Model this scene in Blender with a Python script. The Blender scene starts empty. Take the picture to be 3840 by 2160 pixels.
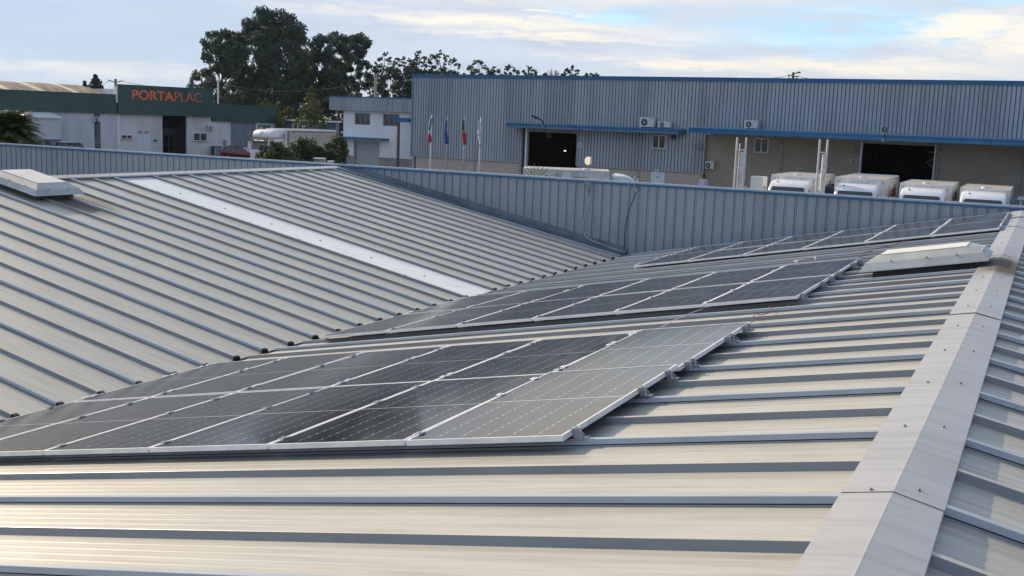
import bpy, math, random
from mathutils import Vector, Matrix, noise
R = math.radians
random.seed(7)
SC = bpy.context.scene
COL = SC.collection

# ------------------------------------------------------------------ camera
FPX = 4069.1
MC = ((0.89529103, 0.44392647, 0.03719226), (0.10052466, -0.11998617, -0.98767308), (-0.43399167, 0.88799358, -0.1520481))
cam_d = bpy.data.cameras.new("camera")
cam_d.sensor_width = 36.0
cam_d.lens = FPX / 3840 * 36.0
cam_d.clip_start = 0.05
cam_d.clip_end = 20000
cam = bpy.data.objects.new("camera", cam_d)
COL.objects.link(cam)
cam.matrix_world = Matrix(((MC[0][0], -MC[1][0], -MC[2][0], 0), (MC[0][1], -MC[1][1], -MC[2][1], 0),
                           (MC[0][2], -MC[1][2], -MC[2][2], 0), (0, 0, 0, 1)))
SC.camera = cam


def ray(px, py):
    a = (px - 1920) / FPX
    b = (py - 1080) / FPX
    return Vector([a * MC[0][i] + b * MC[1][i] + MC[2][i] for i in range(3)])


def at(px, py, D):
    """world point seen at that place of the survey photo, D metres away over the ground"""
    d = ray(px, py)
    return d * (D / math.hypot(d.x, d.y))


# ------------------------------------------------------------------ light
SUN_AZ, SUN_EL = -75.0, 25.0          # azimuth from +Y, clockwise
SUN_E = 4.0
SKY_S = 0.10
HAZE = 0.00010
sun_d = bpy.data.lights.new("sun", 'SUN')
sun_d.energy = SUN_E
sun_d.angle = R(0.6)
sun_d.color = (1.0, 0.83, 0.60)
sun = bpy.data.objects.new("sun", sun_d)
COL.objects.link(sun)
sdir = Vector((math.sin(R(SUN_AZ)) * math.cos(R(SUN_EL)), math.cos(R(SUN_AZ)) * math.cos(R(SUN_EL)), math.sin(R(SUN_EL))))
sun.rotation_euler = sdir.to_track_quat('Z', 'Y').to_euler()

SC.view_settings.view_transform = 'Standard'
SC.view_settings.look = 'None'
SC.view_settings.gamma = 1.0
SC.view_settings.exposure = 0.30


class NT:
    """small helper to write node trees"""
    def __init__(s, tree):
        s.t = tree

    def n(s, typ, **kw):
        nd = s.t.nodes.new(typ)
        for k, v in kw.items():
            setattr(nd, k, v)
        return nd

    def l(s, a, b):
        s.t.links.new(a, b)

    def _set(s, sock, v):
        if hasattr(v, 'is_linked') or isinstance(v, bpy.types.NodeSocket):
            s.l(v, sock)
        else:
            sock.default_value = v

    def m(s, op, a, b=0.0, c=None, clamp=False):
        nd = s.n('ShaderNodeMath', operation=op)
        nd.use_clamp = clamp
        s._set(nd.inputs[0], a)
        s._set(nd.inputs[1], b)
        if c is not None:
            s._set(nd.inputs[2], c)
        return nd.outputs[0]

    def comb(s, x, y, z):
        nd = s.n('ShaderNodeCombineXYZ')
        for i, v in enumerate((x, y, z)):
            s._set(nd.inputs[i], v)
        return nd.outputs[0]

    def noise(s, vec, scale, detail=4, rough=0.55, dist=0.0):
        nd = s.n('ShaderNodeTexNoise')
        s.l(vec, nd.inputs['Vector'])
        nd.inputs['Scale'].default_value = scale
        nd.inputs['Detail'].default_value = detail
        nd.inputs['Roughness'].default_value = rough
        nd.inputs['Distortion'].default_value = dist
        return nd.outputs['Fac']

    def mix(s, f, a, b, blend='MIX'):
        nd = s.n('ShaderNodeMix', data_type='RGBA', blend_type=blend)
        s._set(nd.inputs[0], f)
        for k, v in ((6, a), (7, b)):
            if isinstance(v, (tuple, list)):
                v = tuple(v) + ((1.0,) if len(v) == 3 else ())
            s._set(nd.inputs[k], v)
        return nd.outputs[2]

    def ss(s, v, a, b):
        nd = s.n('ShaderNodeMapRange', interpolation_type='SMOOTHSTEP')
        s._set(nd.inputs[0], v)
        nd.inputs[1].default_value = a
        nd.inputs[2].default_value = b
        return nd.outputs[0]


# ------------------------------------------------------------------ sky
world = bpy.data.worlds.new("World")
SC.world = world
world.use_nodes = True
wt = world.node_tree
wt.nodes.clear()
w = NT(wt)
sky = w.n('ShaderNodeTexSky', sky_type='NISHITA')
sky.sun_disc = False
sky.sun_elevation = R(SUN_EL)
sky.sun_rotation = R(SUN_AZ)
sky.air_density = 1.0
sky.dust_density = 1.5
geo = w.n('ShaderNodeTexCoord')
sep = w.n('ShaderNodeSeparateXYZ')
w.l(geo.outputs['Generated'], sep.inputs[0])
X, Y, Z = sep.outputs
az = w.m('MULTIPLY', w.m('ARCTAN2', X, Y), 57.29578)
el = w.m('MULTIPLY', w.m('ARCSINE', Z), 57.29578)
# streaky warp
v1 = w.comb(w.m('MULTIPLY', az, 0.055), w.m('MULTIPLY', el, 0.30), 0.0)
nA = w.noise(v1, 1.6, 6, 0.58, 0.6)
nB = w.noise(w.comb(w.m('MULTIPLY', az, 0.11), w.m('MULTIPLY', el, 0.75), 3.7), 2.2, 6, 0.6, 0.4)
nC = w.noise(w.comb(w.m('MULTIPLY', az, 0.30), w.m('MULTIPLY', el, 1.1), 9.1), 1.5, 5, 0.6, 0.8)
elw = w.m('ADD', el, w.m('MULTIPLY', w.m('SUBTRACT', nB, 0.5), 1.6))
azw = w.m('ADD', az, w.m('MULTIPLY', w.m('SUBTRACT', nC, 0.5), 7.0))


def blob(a0, e0, ra, re, soft=1.0, tilt=0.0):
    da = w.m('DIVIDE', w.m('SUBTRACT', azw, a0), ra)
    de = w.m('DIVIDE', w.m('SUBTRACT', w.m('SUBTRACT', elw, e0), w.m('MULTIPLY', w.m('SUBTRACT', azw, a0), tilt)), re)
    d = w.m('SQRT', w.m('ADD', w.m('MULTIPLY', da, da), w.m('MULTIPLY', de, de)))
    nd = w.n('ShaderNodeMapRange', interpolation_type='SMOOTHSTEP')
    w.l(d, nd.inputs[0])
    nd.inputs[1].default_value = 1.0 + soft * .5
    nd.inputs[2].default_value = max(0.0, 1.0 - soft)
    return nd.outputs[0]


def mx(*a):
    r = a[0]
    for b in a[1:]:
        r = w.m('MAXIMUM', r, b)
    return r


# gaps of blue between the clouds
blue = mx(blob(-10.5, 5.1, 8.0, 1.35, 0.8, 0.03), blob(-4.5, 6.9, 5, .7, .8, -.05), blob(-21.5, 5.5, 4.0, .5, 0.9, .0),
          blob(-1.0, 8.2, 4.0, 1.0, 0.9), blob(20, 10, 14, 6, .9), blob(-70, 16, 10, 4, .9), blob(60, 30, 30, 12, .9))
high = w.ss(w.noise(w.comb(X, Y, w.m('MULTIPLY', Z, 2.0)), 2.2, 5, .55, .3), .50, .66)
high = w.m('MULTIPLY', high, w.ss(el, 9.0, 22.0))
blue = mx(blue, high)
# creamy lit streaks and a bank of cumulus to the right
cream = mx(blob(-27.0, 5.0, 11.0, .42, 1.0, -0.03), blob(-24.5, 4.35, 7.0, .25, 1.0, -.02), w.m('MULTIPLY', blob(-47, 1.75, 9, .35, 1.0), .55),
           blob(-17, 3.2, 7.0, .35, 1.0, -.03), blob(0.8, 4.7, 6.8, 1.5, .6), blob(-3.8, 5.2, 3.0, .8, .6), blob(-27, 7.2, 14, 1.3, 1.0, .02), blob(-8, 7.6, 7, .7, .9),
           blob(-23, 7.1, 10, .8, 1.0, -.02), blob(-12, 7.8, 6.0, .7, .9), blob(-24.5, 5.6, 1.6, .18, .9), blob(-9, 3.2, 9, .45, 1.0))
warm = blob(-25, 12.4, 17, 4.2, .5)  # warm glow added above the view to brighten the panel reflections
cream = w.m('MULTIPLY', cream, w.ss(nC, .18, .52))
grey = (0.47, 0.55, 0.68)
base = w.mix(w.ss(nA, .35, .66), grey, (0.56, 0.635, 0.745))
lowb = w.ss(el, 3.4, 0.2)
base = w.mix(w.m('MULTIPLY', lowb, 0.55), base, (0.58, 0.64, 0.73))
leftf = w.ss(az, -33.0, -46.0)
base = w.mix(w.m('MULTIPLY', leftf, 0.7), base, (0.43, 0.55, 0.72))
rightf = w.ss(az, -28.0, -14.0)
base = w.mix(w.m('MULTIPLY', rightf, 0.6), base, (0.62, 0.66, 0.72))
gapc = w.mix(w.ss(nB, .3, .7), (0.36, 0.66, 0.90), (0.55, 0.78, 0.93))
c1 = w.mix(w.m('MULTIPLY', w.m('MULTIPLY', blue, w.ss(nB, .28, .55)), w.ss(nA, .30, .46)), base, gapc)
c2 = w.mix(w.m('MULTIPLY', cream, 0.9), c1, (0.93, 0.86, 0.73))
c2 = w.mix(w.m('MULTIPLY', warm, .95), c2, (1.30, 1.10, 0.84))
# clouds lit by the low western sun: brighter near it, greyer away from it
dots = w.m('ADD', w.m('MULTIPLY', X, sdir.x), w.m('ADD', w.m('MULTIPLY', Y, sdir.y), w.m('MULTIPLY', Z, sdir.z)))
glow = w.m('MAXIMUM', w.ss(dots, .87, 1.0), w.m('MULTIPLY', w.ss(az, -52.5, -58.0), w.m('MULTIPLY', w.ss(el, 16.0, 2.0), w.ss(az, -110.0, -90.0))))
dim = w.ss(dots, .30, -.85)
c3 = w.mix(w.m('MULTIPLY', glow, 0.85), c2, (2.7, 1.95, 1.2))
c4 = w.mix(w.m('MULTIPLY', dim, 0.92), c3, (0.36, 0.44, 0.57))
skys = w.n('ShaderNodeVectorMath', operation='SCALE')
w.l(sky.outputs[0], skys.inputs[0])
skys.inputs['Scale'].default_value = SKY_S
eastf = w.m('MULTIPLY', w.ss(az, -22.0, 2.0), w.ss(el, 8.3, 13.0))
c4 = w.mix(w.m('MULTIPLY', eastf, .65), c4, (0.34, 0.42, 0.60))
# the real sky shows through in the gaps, mostly higher up
thin = w.m('MULTIPLY', blue, w.ss(el, 8.0, 20.0))
c5 = w.mix(w.m('MULTIPLY', thin, .7), c4, skys.outputs[0])
c5 = w.mix(w.ss(el, 12.0, 45.0), c5, w.mix(0.35, c5, skys.outputs[0]))
bg = w.n('ShaderNodeBackground')
w.l(c5, bg.inputs[0])
bg.inputs[1].default_value = 1.0
wo = w.n('ShaderNodeOutputWorld')
w.l(bg.outputs[0], wo.inputs[0])


# ------------------------------------------------------------------ materials
MATS = {}


def new_mat(name):
    m = bpy.data.materials.new(name)
    m.use_nodes = True
    t = m.node_tree
    t.nodes.clear()
    h = NT(t)
    out = h.n('ShaderNodeOutputMaterial')
    p = h.n('ShaderNodeBsdfPrincipled')
    h.l(p.outputs[0], out.inputs[0])
    MATS[name] = m
    return m, h, p


def mat(name, col, rough=0.5, metal=0.0, var=0.12, scale=3.0, spec=0.5, bump=0.0, stretch=(1, 1, 1), col2=None, emit=None):
    m, h, p = new_mat(name)
    tc = h.n('ShaderNodeTexCoord')
    mp = h.n('ShaderNodeMapping')
    h.l(tc.outputs['Object'], mp.inputs[0])
    mp.inputs['Scale'].default_value = stretch
    f = h.noise(mp.outputs[0], scale, 5, 0.6)
    c2_ = col2 or tuple(c * (1 - var * 2.2) for c in col)
    c1_ = tuple(min(1, c * (1 + var * .6)) for c in col) if not col2 else col
    h.l(h.mix(h.ss(f, .35, .68), c1_, c2_), p.inputs['Base Color'])
    rr = h.m('MULTIPLY_ADD', f, .18, rough - .09)
    h.l(rr, p.inputs['Roughness'])
    p.inputs['Metallic'].default_value = metal
    p.inputs['Specular IOR Level'].default_value = spec
    if bump:
        b = h.n('ShaderNodeBump')
        b.inputs['Strength'].default_value = bump
        b.inputs['Distance'].default_value = 0.01
        h.l(h.noise(mp.outputs[0], scale * 8, 3, .6), b.inputs['Height'])
        h.l(b.outputs[0], p.inputs['Normal'])
    if emit:
        p.inputs['Emission Color'].default_value = tuple(emit[:3]) + (1,)
        p.inputs['Emission Strength'].default_value = emit[3]
    return m


def roof_mat(name, col, dirt, sx):
    """weathered prepainted sheet: streaks run along the local fall of the roof (object X), grime blotches"""
    m, h, p = new_mat(name)
    tc = h.n('ShaderNodeTexCoord')

    def mapped(s, off=0):
        mp = h.n('ShaderNodeMapping')
        h.l(tc.outputs['Object'], mp.inputs[0])
        mp.inputs['Scale'].default_value = s
        mp.inputs['Location'].default_value = (off, off * .7, 0)
        return mp.outputs[0]
    streak = h.noise(mapped((0.5, 9.0, 1)), 2.2, 6, .65)
    fine = h.noise(mapped((2.0, 60.0, 1), 4), 2.0, 4, .7)
    blotch = h.noise(mapped((0.5, 0.8, 1), 9), 1.6, 5, .6)
    spots = h.noise(mapped((8, 10, 1), 2), 3.0, 3, .6)
    c = h.mix(h.m('MULTIPLY', h.ss(streak, .42, .70), .75), col, dirt)
    long_ = h.noise(mapped((0.16, 14.0, 1), 21), 1.3, 6, .7)
    c = h.mix(h.m('MULTIPLY', h.ss(long_, .56, .74), .45), c, tuple(x * .72 for x in dirt))
    c = h.mix(h.m('MULTIPLY', h.ss(fine, .5, .78), .30), c, dirt)
    c = h.mix(h.m('MULTIPLY', h.ss(blotch, .48, .75), .22), c, tuple(x * .8 for x in dirt))
    c = h.mix(h.m('MULTIPLY', h.ss(spots, .70, .80), .35), c, tuple(x * 1.25 for x in col))
    shade_grime = None
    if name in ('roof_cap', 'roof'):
        # vents' dark shade painted into the sheet, along with grime streaks and brown stains
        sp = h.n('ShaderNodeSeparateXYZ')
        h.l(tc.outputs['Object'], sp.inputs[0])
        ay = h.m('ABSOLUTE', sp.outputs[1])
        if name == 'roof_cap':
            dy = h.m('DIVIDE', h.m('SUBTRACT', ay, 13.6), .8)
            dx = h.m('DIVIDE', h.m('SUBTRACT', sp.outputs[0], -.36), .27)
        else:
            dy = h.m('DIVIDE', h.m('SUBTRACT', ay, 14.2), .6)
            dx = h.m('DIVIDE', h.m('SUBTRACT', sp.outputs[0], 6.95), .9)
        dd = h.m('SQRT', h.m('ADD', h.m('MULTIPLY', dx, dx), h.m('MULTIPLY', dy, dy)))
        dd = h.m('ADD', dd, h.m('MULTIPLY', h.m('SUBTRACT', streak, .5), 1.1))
        shade_grime = h.m('MULTIPLY', h.ss(dd, 1.5, .6) if name == 'roof_cap' else h.ss(dd, 1.35, .35), .93 if name == 'roof_cap' else .75)
        c = h.mix(shade_grime, c, (0.028, 0.024, 0.021))
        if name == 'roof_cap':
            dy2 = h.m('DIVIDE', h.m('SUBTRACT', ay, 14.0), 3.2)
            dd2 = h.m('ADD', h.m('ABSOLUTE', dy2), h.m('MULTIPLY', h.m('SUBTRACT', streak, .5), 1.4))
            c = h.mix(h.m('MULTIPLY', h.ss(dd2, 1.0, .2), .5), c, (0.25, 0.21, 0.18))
    h.l(c, p.inputs['Base Color'])
    rgh = h.m('ADD', h.m('MULTIPLY', streak, .22), sx)
    if shade_grime is not None:
        rgh = h.m('ADD', rgh, h.m('MULTIPLY', shade_grime, .5), clamp=True)
    h.l(rgh, p.inputs['Roughness'])
    if shade_grime is not None:
        unmarked = h.m('SUBTRACT', 1.0, shade_grime)
        h.l(h.m('MULTIPLY', unmarked, .45), p.inputs['Coat Weight'])
        h.l(h.m('MULTIPLY', unmarked, .55), p.inputs['Specular IOR Level'])
    else:
        p.inputs['Specular IOR Level'].default_value = .55
        p.inputs['Coat Weight'].default_value = .45
    p.inputs['Coat Roughness'].default_value = .38
    b = h.n('ShaderNodeBump')
    b.inputs['Strength'].default_value = .12
    b.inputs['Distance'].default_value = .01
    h.l(h.m('ADD', streak, h.m('MULTIPLY', blotch, 1.2)), b.inputs['Height'])
    h.l(b.outputs[0], p.inputs['Normal'])
    return m


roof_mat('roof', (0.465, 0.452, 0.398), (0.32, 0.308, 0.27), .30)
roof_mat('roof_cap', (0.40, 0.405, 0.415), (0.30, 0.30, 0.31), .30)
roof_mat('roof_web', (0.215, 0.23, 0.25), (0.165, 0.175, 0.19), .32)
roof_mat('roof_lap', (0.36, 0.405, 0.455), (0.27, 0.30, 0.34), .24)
mat('skylight', (0.80, 0.82, 0.80), .22, var=.05, scale=2, stretch=(.6, 6, 1))
mat('parapet', (0.295, 0.345, 0.395), .42, var=.05, scale=1.2, stretch=(3, 1, .4))
mat('parapet_groove', (0.075, 0.115, 0.17), .45, var=.06, scale=2)
mat('blue_trim', (0.02, 0.12, 0.29), .32, var=.08, scale=1.5)
mat('blue_trim_light', (0.13, 0.225, 0.34), .35, var=.08, scale=1.5)
mat('flashing', (0.13, 0.17, 0.21), .45, var=.15, scale=2)
mat('gutter', (0.03, 0.032, 0.034), .6, var=.3, scale=4)
mat('foam', (0.018, 0.018, 0.02), .9, var=.2, scale=20)
mat('curb', (0.035, 0.045, 0.05), .6, var=.25, scale=3)
mat('hood', (0.52, 0.53, 0.515), .34, metal=.35, var=.10, scale=2.5, col2=(0.40, 0.41, 0.40))
mat('hood_top', (0.72, 0.70, 0.65), .38, var=.06, scale=3)
mat('steel_screw', (0.35, 0.35, 0.36), .35, metal=.8, var=.1)
mat('alu', (0.82, 0.84, 0.85), .38, metal=.15, var=.06, scale=4)
mat('clamp', (0.40, 0.44, 0.48), .4, metal=.6, var=.1, scale=10)
mat('galv', (0.42, 0.43, 0.43), .4, metal=.6, var=.15, scale=12)
mat('red_cable', (0.20, 0.045, 0.04), .5, var=.1)
mat('white_cable', (0.62, 0.62, 0.58), .5, var=.05)
mat('black_cable', (0.02, 0.025, 0.03), .5, var=.1)
mat('clad', (0.36, 0.40, 0.445), .45, var=.10, scale=.5, stretch=(2, 1, .15))
mat('clad_groove', (0.12, 0.155, 0.20), .5, var=.06, scale=1)
mat('white_wall', (0.84, 0.85, 0.86), .8, var=.05, scale=.5, stretch=(1, 1, .3), bump=.1)
mat('plinth', (0.33, 0.31, 0.285), .8, var=.1, scale=1.5, bump=.2)
mat('porta_wall', (0.60, 0.63, 0.69), .85, var=.09, scale=.35, bump=.1, stretch=(1, 1, .35))
mat('porta_front', (0.68, 0.69, 0.69), .85, var=.09, scale=.35, bump=.1, stretch=(1, 1, .35))
mat('green_clad', (0.008, 0.072, 0.070), .38, var=.10, scale=.35)
mat('orange', (0.86, 0.17, 0.08), .5, var=.05)
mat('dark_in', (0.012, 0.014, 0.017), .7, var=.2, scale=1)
mat('dark_stain', (0.13, 0.135, 0.14), .85, var=.35, scale=1.2, stretch=(2, 2, .4))
mat('frame_white', (0.78, 0.80, 0.82), .4, var=.04)
mat('door_white', (0.66, 0.72, 0.77), .45, var=.04)
mat('grey_door', (0.20, 0.25, 0.30), .45, var=.1, scale=1, stretch=(4, 1, .5))
mat('garage_grey', (0.38, 0.42, 0.45), .5, var=.05)
mat('sill', (0.36, 0.36, 0.35), .7, var=.08)
mat('glass_dark', (0.03, 0.04, 0.045), .07, spec=.9, var=.1)
mat('brown_post', (0.13, 0.105, 0.095), .6, var=.1)
mat('concrete', (0.34, 0.335, 0.32), .85, var=.15, scale=3, bump=.3)
mat('shutter_box', (0.30, 0.30, 0.27), .6, var=.1)
mat('teal_sign', (0.02, 0.17, 0.17), .4, var=.05)
mat('sign_white', (0.80, 0.82, 0.82), .5, var=.03)
mat('sign_cream', (0.68, 0.62, 0.45), .5, var=.05)
mat('black', (0.012, 0.013, 0.015), .5, var=.1)
mat('ac_white', (0.60, 0.63, 0.63), .5, var=.06, scale=4)
mat('ac_dark', (0.06, 0.075, 0.085), .5, var=.1)
mat('siren_red', (0.14, 0.05, 0.055), .5, var=.1)
mat('truck_white', (0.78, 0.80, 0.84), .22, var=.03, scale=1.5, spec=.6)
mat('truck_box', (0.78, 0.77, 0.75), .4, var=.14, scale=1.8, stretch=(1, 1, .5))
mat('truck_roof', (0.50, 0.48, 0.45), .5, var=.14, scale=1.5)
mat('curtain', (0.46, 0.44, 0.39), .6, var=.08, scale=.8, stretch=(2, 2, .5))
mat('tyre', (0.02, 0.02, 0.02), .85, var=.1)
mat('car_red', (0.13, 0.006, 0.014), .2, var=.08, scale=1, spec=.7)
mat('car_blue', (0.015, 0.03, 0.10), .2, var=.08, scale=1, spec=.7)
mat('car_slate', (0.09, 0.13, 0.20), .22, var=.08, scale=1, spec=.7)
mat('mark_red', (0.45, 0.03, 0.04), .5, var=.05)
mat('mark_dark', (0.06, 0.06, 0.08), .5, var=.05)
mat('navy', (0.01, 0.02, 0.07), .5, var=.1)
mat('flag_blue', (0.012, 0.07, 0.32), .7, var=.08)
mat('flag_sky', (0.05, 0.12, 0.28), .7, var=.08)
mat('flag_red', (0.38, 0.03, 0.045), .7, var=.08)
mat('flag_green', (0.025, 0.075, 0.05), .7, var=.1)
mat('flag_white', (0.50, 0.53, 0.64), .7, var=.04)
mat('flag_yellow', (0.7, 0.55, 0.1), .7, var=.05)
mat('skin', (0.22, 0.12, 0.085), .55, var=.05)
mat('hair', (0.015, 0.012, 0.01), .6, var=.1)
mat('shirt', (0.60, 0.62, 0.76), .8, var=.05)
mat('trousers', (0.03, 0.035, 0.05), .8, var=.1)
mat('bark', (0.10, 0.085, 0.07), .9, var=.25, scale=2, stretch=(3, 3, .6), bump=.4)
mat('palm_bark', (0.13, 0.10, 0.07), .9, var=.3, scale=5, bump=.4)
mat('asphalt', (0.055, 0.057, 0.06), .85, var=.18, scale=.4, bump=.2)
mat('paving', (0.22, 0.21, 0.20), .85, var=.12, scale=.6, bump=.2)
mat('earth', (0.09, 0.10, 0.06), .95, var=.3, scale=.05, bump=.3)
mat('hillgreen', (0.055, 0.075, 0.05), .95, var=.25, scale=.002)
mat('fibrecement', (0.225, 0.185, 0.16), .9, var=.28, scale=.8, stretch=(2.5, .5, 1), bump=.4)
mat('translucent_strip', (0.55, 0.48, 0.33), .6, var=.12, scale=1.2, stretch=(1, .6, 1))
mat('hut_blue', (0.06, 0.11, 0.18), .5, var=.1)
mat('sensor', (0.84, 0.82, 0.66), .4, var=.02)
mat('globe', (0.85, 0.85, 0.82), .3, var=.02)
mat('white_rail', (0.72, 0.73, 0.72), .5, var=.05)


def brick_mat(name, c1_, c2_, mortar, bw=.40, bh=.20):
    m, h, p = new_mat(name)
    tc = h.n('ShaderNodeTexCoord')
    sp = h.n('ShaderNodeSeparateXYZ')
    h.l(tc.outputs['Object'], sp.inputs[0])
    v = h.comb(sp.outputs[0], sp.outputs[2], 0.0)
    b = h.n('ShaderNodeTexBrick')
    h.l(v, b.inputs['Vector'])
    b.inputs['Scale'].default_value = 1.0
    b.inputs['Brick Width'].default_value = bw
    b.inputs['Row Height'].default_value = bh
    b.inputs['Mortar Size'].default_value = .012
    b.inputs['Color1'].default_value = c1_ + (1,)
    b.inputs['Color2'].default_value = c2_ + (1,)
    b.inputs['Mortar'].default_value = mortar + (1,)
    f = h.noise(v, .35, 5, .6)
    h.l(h.mix(h.m('MULTIPLY', h.ss(f, .4, .7), .35), b.outputs[0], tuple(x * .7 for x in c1_)), p.inputs['Base Color'])
    p.inputs['Roughness'].default_value = .85
    return m


brick_mat('block', (0.52, 0.45, 0.38), (0.48, 0.415, 0.35), (0.38, 0.33, 0.28))
brick_mat('block_right', (0.40, 0.35, 0.28), (0.36, 0.315, 0.255), (0.29, 0.255, 0.21))


def leaf_mat(name, a, b, trans=.25, rough=.55):
    m, h, p = new_mat(name)
    g = h.n('ShaderNodeNewGeometry')
    n1 = h.noise(g.outputs['Position'], .55, 3, .6)
    n2 = h.noise(g.outputs['Position'], 5.0, 2, .6)
    f = h.m('ADD', h.m('MULTIPLY', n1, .6), h.m('MULTIPLY', n2, .4))
    h.l(h.mix(h.ss(f, .38, .62), a, b), p.inputs['Base Color'])
    p.inputs['Roughness'].default_value = rough
    p.inputs['Specular IOR Level'].default_value = .4
    tr = h.n('ShaderNodeBsdfTranslucent')
    h.l(h.mix(.5, a, b), tr.inputs[0])
    ms = h.n('ShaderNodeMixShader')
    ms.inputs[0].default_value = trans
    out = [n for n in m.node_tree.nodes if n.type == 'OUTPUT_MATERIAL'][0]
    h.l(p.outputs[0], ms.inputs[1])
    h.l(tr.outputs[0], ms.inputs[2])
    h.l(ms.outputs[0], out.inputs[0])
    return m


leaf_mat('leaf_euc', (0.028, 0.060, 0.044), (0.066, 0.112, 0.070), .22)
leaf_mat('leaf_pine', (0.035, 0.058, 0.036), (0.09, 0.115, 0.055), .25)
leaf_mat('leaf_dark', (0.028, 0.050, 0.042), (0.058, 0.085, 0.058), .2)
leaf_mat('leaf_yellow', (0.065, 0.095, 0.03), (0.20, 0.20, 0.055), .3)
leaf_mat('leaf_mid', (0.045, 0.070, 0.026), (0.15, 0.165, 0.05), .3)
leaf_mat('leaf_hedge', (0.040, 0.060, 0.026), (0.088, 0.108, 0.040), .25)
leaf_mat('leaf_palm', (0.035, 0.065, 0.022), (0.085, 0.125, 0.035), .2, .32)
leaf_mat('leaf_fan', (0.10, 0.13, 0.025), (0.26, 0.27, 0.06), .25, .4)
leaf_mat('leaf_bare', (0.12, 0.10, 0.07), (0.20, 0.15, 0.09), .1)


def pv_mat():
    """solar glass: 6 x 24 half cut cells, pale gaps, bright diamonds at the cell corners, fine bus bars"""
    m, h, p = new_mat('pv_glass')
    tc = h.n('ShaderNodeTexCoord')
    sp = h.n('ShaderNodeSeparateXYZ')
    h.l(tc.outputs['Object'], sp.inputs[0])
    x, y = sp.outputs[0], sp.outputs[1]      # x 0..1.03 across, y 0..2.085 along
    CX, CY = 0.168, 0.0845

    def saw(v, period, off):
        t = h.m('DIVIDE', h.m('SUBTRACT', v, off), period)
        fr = h.m('FRACT', t)
        return h.m('MULTIPLY', h.m('MINIMUM', fr, h.m('SUBTRACT', 1.0, fr)), period)   # distance to nearest line
    dx = saw(x, CX, .0125)
    dy = saw(y, CY, .0215)
    mid = h.m('ABSOLUTE', h.m('SUBTRACT', y, 1.0355))
    lx = h.m('LESS_THAN', dx, .0018)
    ly = h.m('LESS_THAN', dy, .0009)
    lmid = h.m('LESS_THAN', mid, .0065)
    dy2 = saw(y, CY, .0215)
    dia = h.m('LESS_THAN', h.m('ADD', dx, h.m('MULTIPLY', dy2, .6)), .0076)
    bus = h.m('LESS_THAN', saw(y, CY / 5, .0215 + CY / 10), .0007)
    hit_line = h.m('MAXIMUM', h.m('MAXIMUM', h.m('MULTIPLY', lx, .5), h.m('MULTIPLY', ly, .10)), h.m('MAXIMUM', lmid, dia))
    hit_line = h.m('MAXIMUM', hit_line, h.m('MULTIPLY', bus, .10))
    oi = h.n('ShaderNodeObjectInfo')
    cell = h.mix(oi.outputs['Random'], (0.010, 0.013, 0.019), (0.016, 0.018, 0.024))
    dust = h.noise(tc.outputs['Object'], 2.5, 5, .6)
    cell = h.mix(h.m('MULTIPLY', h.ss(dust, .35, .75), .5), cell, (0.022, 0.020, 0.019))
    h.l(h.mix(hit_line, cell, (0.52, 0.53, 0.53)), p.inputs['Base Color'])
    h.l(h.m('ADD', .05, h.m('MULTIPLY', dust, .12)), p.inputs['Roughness'])
    p.inputs['IOR'].default_value = 1.43
    b = h.n('ShaderNodeBump')
    b.inputs['Strength'].default_value = .03
    b.inputs['Distance'].default_value = .02
    h.l(h.noise(tc.outputs['Object'], 1.4, 2, .5), b.inputs['Height'])
    h.l(b.outputs[0], p.inputs['Normal'])


pv_mat()


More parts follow.
